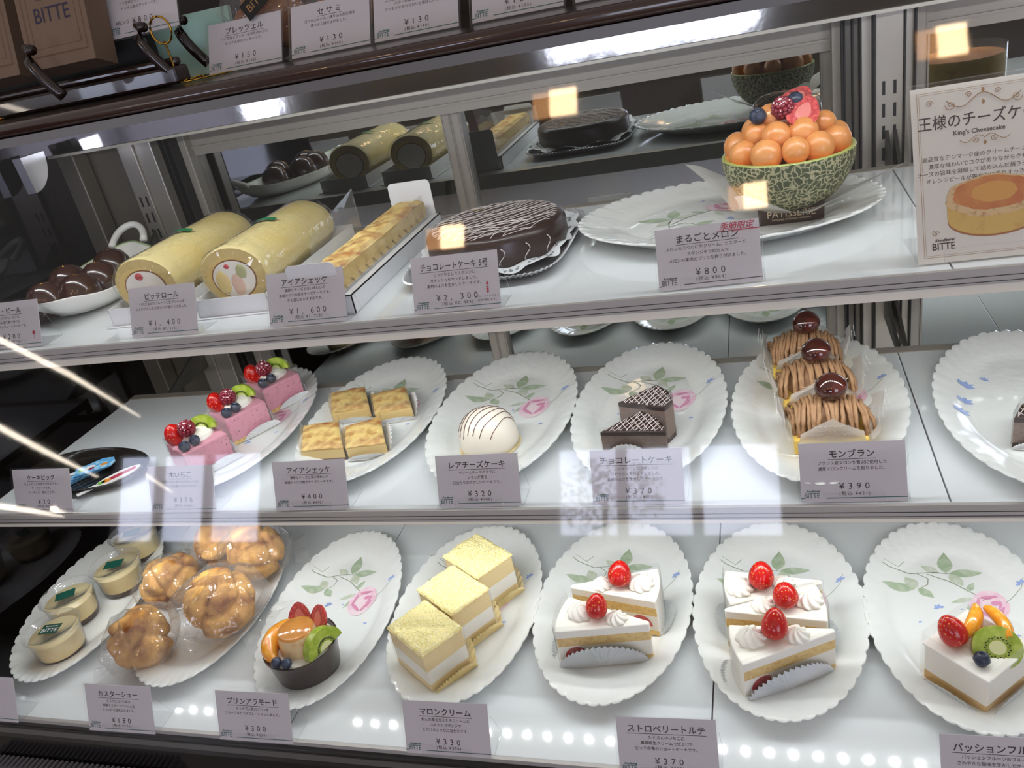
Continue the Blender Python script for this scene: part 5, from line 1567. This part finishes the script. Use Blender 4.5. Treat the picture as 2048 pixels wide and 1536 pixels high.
# wall outlines dip in the middle where the melon sits
n = 14
vs, fs = [], []
ring = []
for s in range(4):
    a, c = Vector(v4[s]), Vector(v4[(s + 1) % 4])
    for k in range(n):
        u = k / n
        p = a.lerp(c, u)
        ring.append((p, hh - .0150 * sin(pi * u)))
for p, zt in ring:
    vs += [(p.x, p.y, .0004), (p.x * 1.06, p.y * 1.06, zt), (p.x * 1.06, p.y * 1.06, zt + .0012)]
k = len(ring)
for i in range(k):
    j = (i + 1) % k
    fs += [(3 * i, 3 * j, 3 * j + 1, 3 * i + 1)]
bb.add(vs, fs, 0)
bb.add(v4, [(3, 2, 1, 0)], 0)
for i in range(k):      # cream printed edge band
    j = (i + 1) % k
    p, z0 = ring[i]
    p2, z1 = ring[j]
    o_ = 1.062
    bb.add([(p.x * o_, p.y * o_, z0 - .0045), (p2.x * o_, p2.y * o_, z1 - .0045), (p2.x * o_, p2.y * o_, z1 - .0022), (p.x * o_, p.y * o_, z0 - .0022)], [(0, 1, 2, 3)], 1)
for rot in (0, 90, 180, 270):
    T = Matrix.Rotation(radians(rot), 4, 'Z') @ Matrix(((1, 0, 0, 0), (0, .06, -1, -hb * .952), (0, 1, 0, .0004), (0, 0, 0, 1)))
    T = Matrix.Rotation(radians(rot), 4, 'Z') @ Matrix(((1, 0, 0, 0), (0, -.055, -1, -hb * .955), (0, 1, 0, .0004), (0, 0, 0, 1)))
    vs, fs = text2d('P\u00c2TISSERIE', .0098, 'CENTER', .0)
    bb.add([(p[0] * .98, p[1] + .0070, .0003) for p in vs], fs, 1, T)
    vs, fs = text2d('PATISSERIE PATISSERIE PATISSERIE', .0026, 'CENTER')
    bb.add([(p[0] * .95, p[1] + .0036, .0003) for p in vs], fs, 1, T)
bb.build('brown_box', [BROWNBOX, M('box_cream_print', 'D9C7A6', .5)], t, smooth=False)
wp = MB()
def WP(i, j):
    a = 2 * pi * i / 48
    q = j / 8
    c = max(abs(cos(a - .35)), abs(sin(a - .35)))
    corner = (1 / c - 1) / .414
    r_ = .034 + q * (.024 + .066 * corner ** 1.3)
    z_ = .012 + q * (.005 + .042 * corner) + .002 * sin(a * 5) * q
    rs = sqrt(max(1e-6, 1 - min(1, ((ZC - z_) / .0615)) ** 2)) * RM * 1.03
    return (max(r_, rs) * cos(a), max(r_, rs) * sin(a), z_)
wp.grid(WP, 48, 9, 0, cu=True)
wp.build('wax_paper', [WAXP, INK_WHITE], t)

# ------------------------------------------------------------------ chocolate domes in a handled dish
t = thing('handled_dish', 'white oval dish with a loop handle and pale green rim, holding chocolate domes', 'dish', (-.858, .880, ZT), radians(18))
a_, b_ = .066, .132
prof = [(0, .004), (.5, .0042), (.72, .006), (.88, .014), (.97, .0235), (1.0, .0245), (1.0, .0225), (.90, .0105), (.74, .0015), (.6, 0), (0, 0)]
def DPf(i, j):
    th = 2 * pi * i / 120
    r, z = prof[j]
    wv_ = 1 + .025 * cos(8 * th) * (r > .8)
    rise = .012 * abs(sin(th)) ** 4 * max(0, r - .6) / .4
    return (a_ * r * wv_ * cos(th), b_ * r * wv_ * sin(th), z + rise)
mb = MB()
mb.grid(DPf, 120, len(prof), lambda fs, nv: [1 if f[0] % nv == 4 else 0 for f in fs], cu=True)
mb.build('dish', [M('dish_porcelain', 'F1EFE9', .1, coat=.4), M('green_rim', 'B9CF96', .2, coat=.3)], t)
for s in (1,):
    hp = [(.024 * cos(q), s * (b_ * .97 + .034 * sin(q)), .034 + .020 * sin(q)) for q in [pi * k / 14 for k in range(15)]]
    MB().tube(hp, .0052, 10).build('handle', M('dish_porcelain', 'F1EFE9', .1, coat=.4), t)
DOME = M('glossy_chocolate_dome', '3A1E15', 0.2, coat=.5)
def swirl_bump(m):
    nt = m.node_tree
    b = next(n for n in nt.nodes if n.type == 'BSDF_PRINCIPLED')
    tc = nt.nodes.new('ShaderNodeTexCoord')
    w_ = nt.nodes.new('ShaderNodeTexWave')
    w_.wave_type = 'RINGS'
    w_.inputs['Scale'].default_value = 16
    w_.inputs['Distortion'].default_value = 2.5
    bp = nt.nodes.new('ShaderNodeBump')
    bp.inputs['Strength'].default_value = .12
    bp.inputs['Distance'].default_value = .001
    nt.links.new(tc.outputs['Object'], w_.inputs['Vector'])
    nt.links.new(w_.outputs['Fac'], bp.inputs['Height'])
    nt.links.new(bp.outputs[0], b.inputs['Normal'])
swirl_bump(DOME)
for k, (x, y, lab) in enumerate([(-.866, .797, 'chocolate dome nearest the price card, with gold leaf'), (-.834, .820, 'chocolate dome second from the front, at the right rim'), (-.893, .867, 'chocolate dome on the dish left side, with gold leaf'), (-.839, .866, 'chocolate dome beside the roll cake, in front of the last dome'), (-.868, .925, 'chocolate dome furthest back, under the loop handle')]):
    t = thing('chocolate_dome', lab, 'chocolate cake', (x, y, ZT + .006), 0, 'chocolate domes in the dish')
    t.scale = (1.15, 1.15, 1.15)
    MB().lathe([(0, .001), (.0205, .001), (.0228, .006), (.0228, .014), (.0210, .023), (.0165, .0305), (.0095, .0352), (0, .0368)], 36).build('dome', DOME, t)
    sp = MB()
    for q in range(60):
        a = 2 * pi * q / 60
        sp.tube([(.0215 * cos(a), .0215 * sin(a), .001), (.0262 * cos(a + .1), .0262 * sin(a + .1), .004 + .004 * (q % 3) / 2)], .0005, 4)
    sp.build('chocolate_sprinkles', M('sprinkle', '2A150F', .4), t)
    g = MB()
    for q in range(6):
        g.ell((-.006 + .0022 * q, -.002 + .0015 * (q % 2), .0362 - .0003 * abs(q - 3)), (.0015, .0009, .0007), 6, 4)
    g.build('gold_leaf', GOLDLEAF, t)

# ------------------------------------------------------------------ whole cheesecake behind the sign
t = thing('whole_cheesecake', 'round golden cheesecake standing on a gold board behind the tall sign', 'cake', (.285, .900, ZT))
MB().box(-.075, .075, -.070, .070, .0003, .002).build('gold_board', M('gold_card', 'C59A4A', .35, .5), t, smooth=False)
MB().lathe([(0, .002), (.060, .002), (.0625, .008), (.0620, .044), (.0600, .050)], 64, 0).lathe([(.0600, .050), (.052, .0495), (0, .047)], 64, 1).build('cake_body', [M('sign_cake_side', 'E3BE62', .6, noisy=(60, 'CF9A3F', .5, .75)), M('sign_cake_top', 'B9682C', .4, noisy=(40, 'D79546', .4, .7))], t)
MB().lathe([(.0634, .004), (.0634, .062)], 64).build('clear_film', FILM, t)

# ------------------------------------------------------------------ counter top with gift boxes and biscuits
DARKWOOD = M('dark_brown_wood', '2B1A14', 0.3, noisy=(30, '1A0F0C', .4, .7), coat=.35)
ct_ = thing('counter_top', 'dark glossy brown wooden counter over the display case', 'counter', (0, 0, 1.1746))
MB().box(-1.5, .62, .692, 1.5, 0, .0135).build('counter_board', DARKWOOD, ct_, smooth=False, bevel=.004)
er = MB()
er.tube([(-1.5, .692, .0075), (.62, .692, .0075)], .0068, 12)
er.build('edge_moulding', M('edge_brown', '3A251D', .22, coat=.5), ct_)
CT = 1.1886
price_card(-.509, .826, CT, '\u30d7\u30ec\u30c3\u30c4\u30a7\u30eb', ['\u30d1\u30a4\u751f\u5730\u3068\u30af\u30c3\u30ad\u30fc\u751f\u5730\u3092\u5408\u308f\u305b\u305f', '\u30d3\u30c3\u30c6\u4eba\u6c17\u306e\u30af\u30c3\u30ad\u30fc\u3067\u3059\u3002'], '150', '162', 'counter price card nearest the mint green panel, before a biscuit bag', counter=True, tilt=30)
price_card(-.405, .820, CT, '\u30bb \u30b5 \u30df', ['\u30b4\u30de\u3092\u3075\u3093\u3060\u3093\u306b\u7df4\u308a\u8fbc\u3093\u3060\u751f\u5730\u3092', '\u9999\u308a\u3088\u304f\u713c\u304d\u4e0a\u3052\u307e\u3057\u305f\u3002'], '130', '140', 'counter price card above the left mirror door, three characters in its title', counter=True, tilt=30)
price_card(-.311, .819, CT, '\u30a2\u30fc\u30e2\u30f3\u30c9\u30b5\u30d6\u30ec', ['\u30d0\u30bf\u30fc\u304c\u9999\u308b\u30b5\u30d6\u30ec\u751f\u5730\u306b', '\u30a2\u30fc\u30e2\u30f3\u30c9\u304c\u30ab\u30ea\u30ab\u30ea\u3068\u9999\u3070\u3057\u3044\u3067\u3059\u3002'], '130', '140', 'counter price card over the door mullion, its title cut by the photo top', counter=True, tilt=30)
price_card(-.208, .818, CT, '', [], '120', '105', 'counter price card under the lamp glare at the photo top', counter=True, tilt=30)
price_card(-.108, .818, CT, '', [], '150', '162', 'counter price card furthest right at the photo top, barely showing', counter=True, tilt=30)
WIRE = M('gold_wire', 'B98D3A', .25, 1.0)
def wire_stand(t, ztop):
    h = ztop - CT
    MB().tube([(.030 + .012 * sin(q), -.012, -.004 + .013 * cos(q) + .004) for q in [2 * pi * k / 20 for k in range(21)]], .0011, 6).tube([(.030, -.012, -.010), (.032, -.013, -h + .006), (.033, -.013, -h + .001), (.036, -.012, -h + .001), (.085, .03, -h + .001)], .0010, 6).tube([(.036 + .0025 * k, -.011 + .002 * k + .004 * sin(k * 1.6), -h + .002 + .002 * abs(sin(k))) for k in range(8)], .0009, 6).build('wire_stand', WIRE, t)
def four(ink, rule, b, T, w, h):
    ink('4\u679a\u5165\u308a', .0052, -w * .27, h * .24)
    ink('\u30d1\u30a4\u751f\u5730\u3068\u30af\u30c3\u30ad\u30fc\u3092\u5408\u308f\u305b\u305f', .0037, 0, h * .60)
    ink('\u30d3\u30c3\u30c6\u4eba\u6c17\u306e\u30af\u30c3\u30ad\u30fc\u3067\u3059\u3002', .0037, 0, h * .50)
c8 = price_card(-.600, .806, 1.2410, '', [], '800', '864', 'price card raised on a gold wire stand, beside the brown gift box', counter=True, tilt=22, extra=four)
wire_stand(c8, 1.2410)
c9 = price_card(-.842, .80, 1.238, '', [], '1,000', '1,080', 'price card at the photo left edge, before a brown gift box', counter=True, tilt=22)
wire_stand(c9, 1.238)
KRAFT = M('brown_gift_box', '77604E', .65)
def gift_box(x, y, z, rz, label, hook=True):
    t = thing('gift_box', label, 'gift box', (x, y, z), radians(rz), 'brown gift boxes')
    T = TR(rx=radians(-16))
    b = MB().box(-.040, .040, 0, .034, 0, .125, 0, T)
    F = T @ Matrix(((1, 0, 0, 0), (0, 0, -1, -.0004), (0, 1, 0, 0), (0, 0, 0, 1)))
    for s, sz, v, sh in (('BITTE', .021, .043, 0), ('Konditorei', .0085, .064, .3)):
        vs, fs = text2d(s, sz, 'CENTER', 0, sh)
        b.add([(p[0] * .82, p[1] + v, 0) for p in vs], fs, 1, F)
    for k in range(46):
        for q in (-1, 1):
            b.add([(q * .034 - .0007, .012 + k * .0024, 0), (q * .034 + .0007, .012 + k * .0024, 0), (q * .034 + .0007, .0133 + k * .0024, 0), (q * .034 - .0007, .0133 + k * .0024, 0)], [(0, 1, 2, 3)], 2, F)
        u = -.034 + k * .068 / 46
        b.add([(u, .011, 0), (u + .0008, .011, 0), (u + .0008, .0124, 0), (u, .0124, 0)], [(0, 1, 2, 3)], 2, F)
    for (u0, u1, v0, v1) in ((-.028, .028, .019, .0194), (-.028, -.0276, .019, .11), (.0276, .028, .019, .11)):
        b.add([(u0, v0, 0), (u1, v0, 0), (u1, v1, 0), (u0, v1, 0)], [(0, 1, 2, 3)], 2, F)
    b.build('printed_box', [KRAFT, M('box_blue_print', '2C2440', .6), M('box_brown_print', '6B4C38', .6)], t, smooth=False)
rk = thing('display_rack', 'dark wooden rack with curved hooks holding the gift boxes', 'rack', (-.79, .80, CT))
MB().box(-.30, .225, -.012, .012, .0005, .018).box(-.30, .225, -.004, .004, .018, .026).build('rack_bar', DARKWOOD, rk, smooth=False, bevel=.003)
MB().box(-.30, .142, .075, .085, .0005, .22).build('rack_back', BLACK_MATT, rk, smooth=False)
for hx, yb in ((.116, -.058), (.205, 0), (.213, .058)):
    MB().tube([(hx + .010 - .020 * sin(q * 1.4) * 1.0 + .012 * q * 0, yb - .006 - .006 * sin(q * 2), .012 + .044 * q) for q in [k / 12 for k in range(11)]] + [(hx - .004, yb - .012, .060), (hx + .004, yb - .016, .058)], [.0058] * 11 + [.0062, .0050], 9).build('hook', M('hook_brown', '24150F', .25, coat=.4), rk)
gift_box(-.672, .760, CT + .040, 4, 'brown printed gift box held by the curved hook')
gift_box(-.785, .775, CT + .040, 4, 'brown printed gift box behind the card at the photo left edge')
tag(MB().box(-.075, .075, -.003, .003, 0, .066).build('mint_panel', M('mint_green_board', 'CDF2DF', .25, coat=.4), loc=(-.635, .905, CT), rot=(radians(-8), 0, 0), smooth=False), 'mint green board leaning behind the wire stand', 'board')
COOKIE = M('brown_biscuit', 'A06A3C', .7, bump=(120, .6), noisy=(40, '7A4726', .45, .7))
def biscuit_bag(x, y, label, lab=False, seed=1):
    t = thing('biscuit_bag', label, 'biscuit bag', (x, y, CT), 0, 'clear bags of biscuits')
    for k in range(3):
        MB().ell((0, 0, 0), (.027, .008, .027), 26, 14, 0, lambda d: 1 + .08 * noise.noise(d * 3 + Vector((seed + k, 0, 0)))).build('biscuit', COOKIE, t, (-.018 + .020 * k, .003 * k, .036 + .020 * (k % 2)), (radians(-22), 0, radians(12 * k)))
    b = MB()
    b.ell((0, .002, .050), (.052, .020, .052), 22, 14, 0, lambda d: 1 + .16 * noise.noise(d * 4 + Vector((seed * 3, 0, 0))))
    b.build('clear_bag', BAG, t, smooth=False)
    if lab:
        b = MB()
        T = TR(.012, -.026, .062, rx=radians(68), rz=0) @ Matrix.Rotation(radians(35), 4, 'Z')
        b.box(-.020, .020, -.010, .010, 0, .0005, 0, T)
        vs, fs = text2d('BITTE', .012, 'CENTER')
        b.add([(p[0], p[1] - .004, .0008) for p in vs], fs, 1, T)
        b.build('black_label', [BLACK_MATT, INK_GOLD], t, smooth=False)
biscuit_bag(-.500, .880, 'clear bag of brown biscuits with a black label, behind the counter cards', True, 1)
biscuit_bag(-.395, .880, 'clear bag of brown biscuits furthest right on the counter', False, 2)
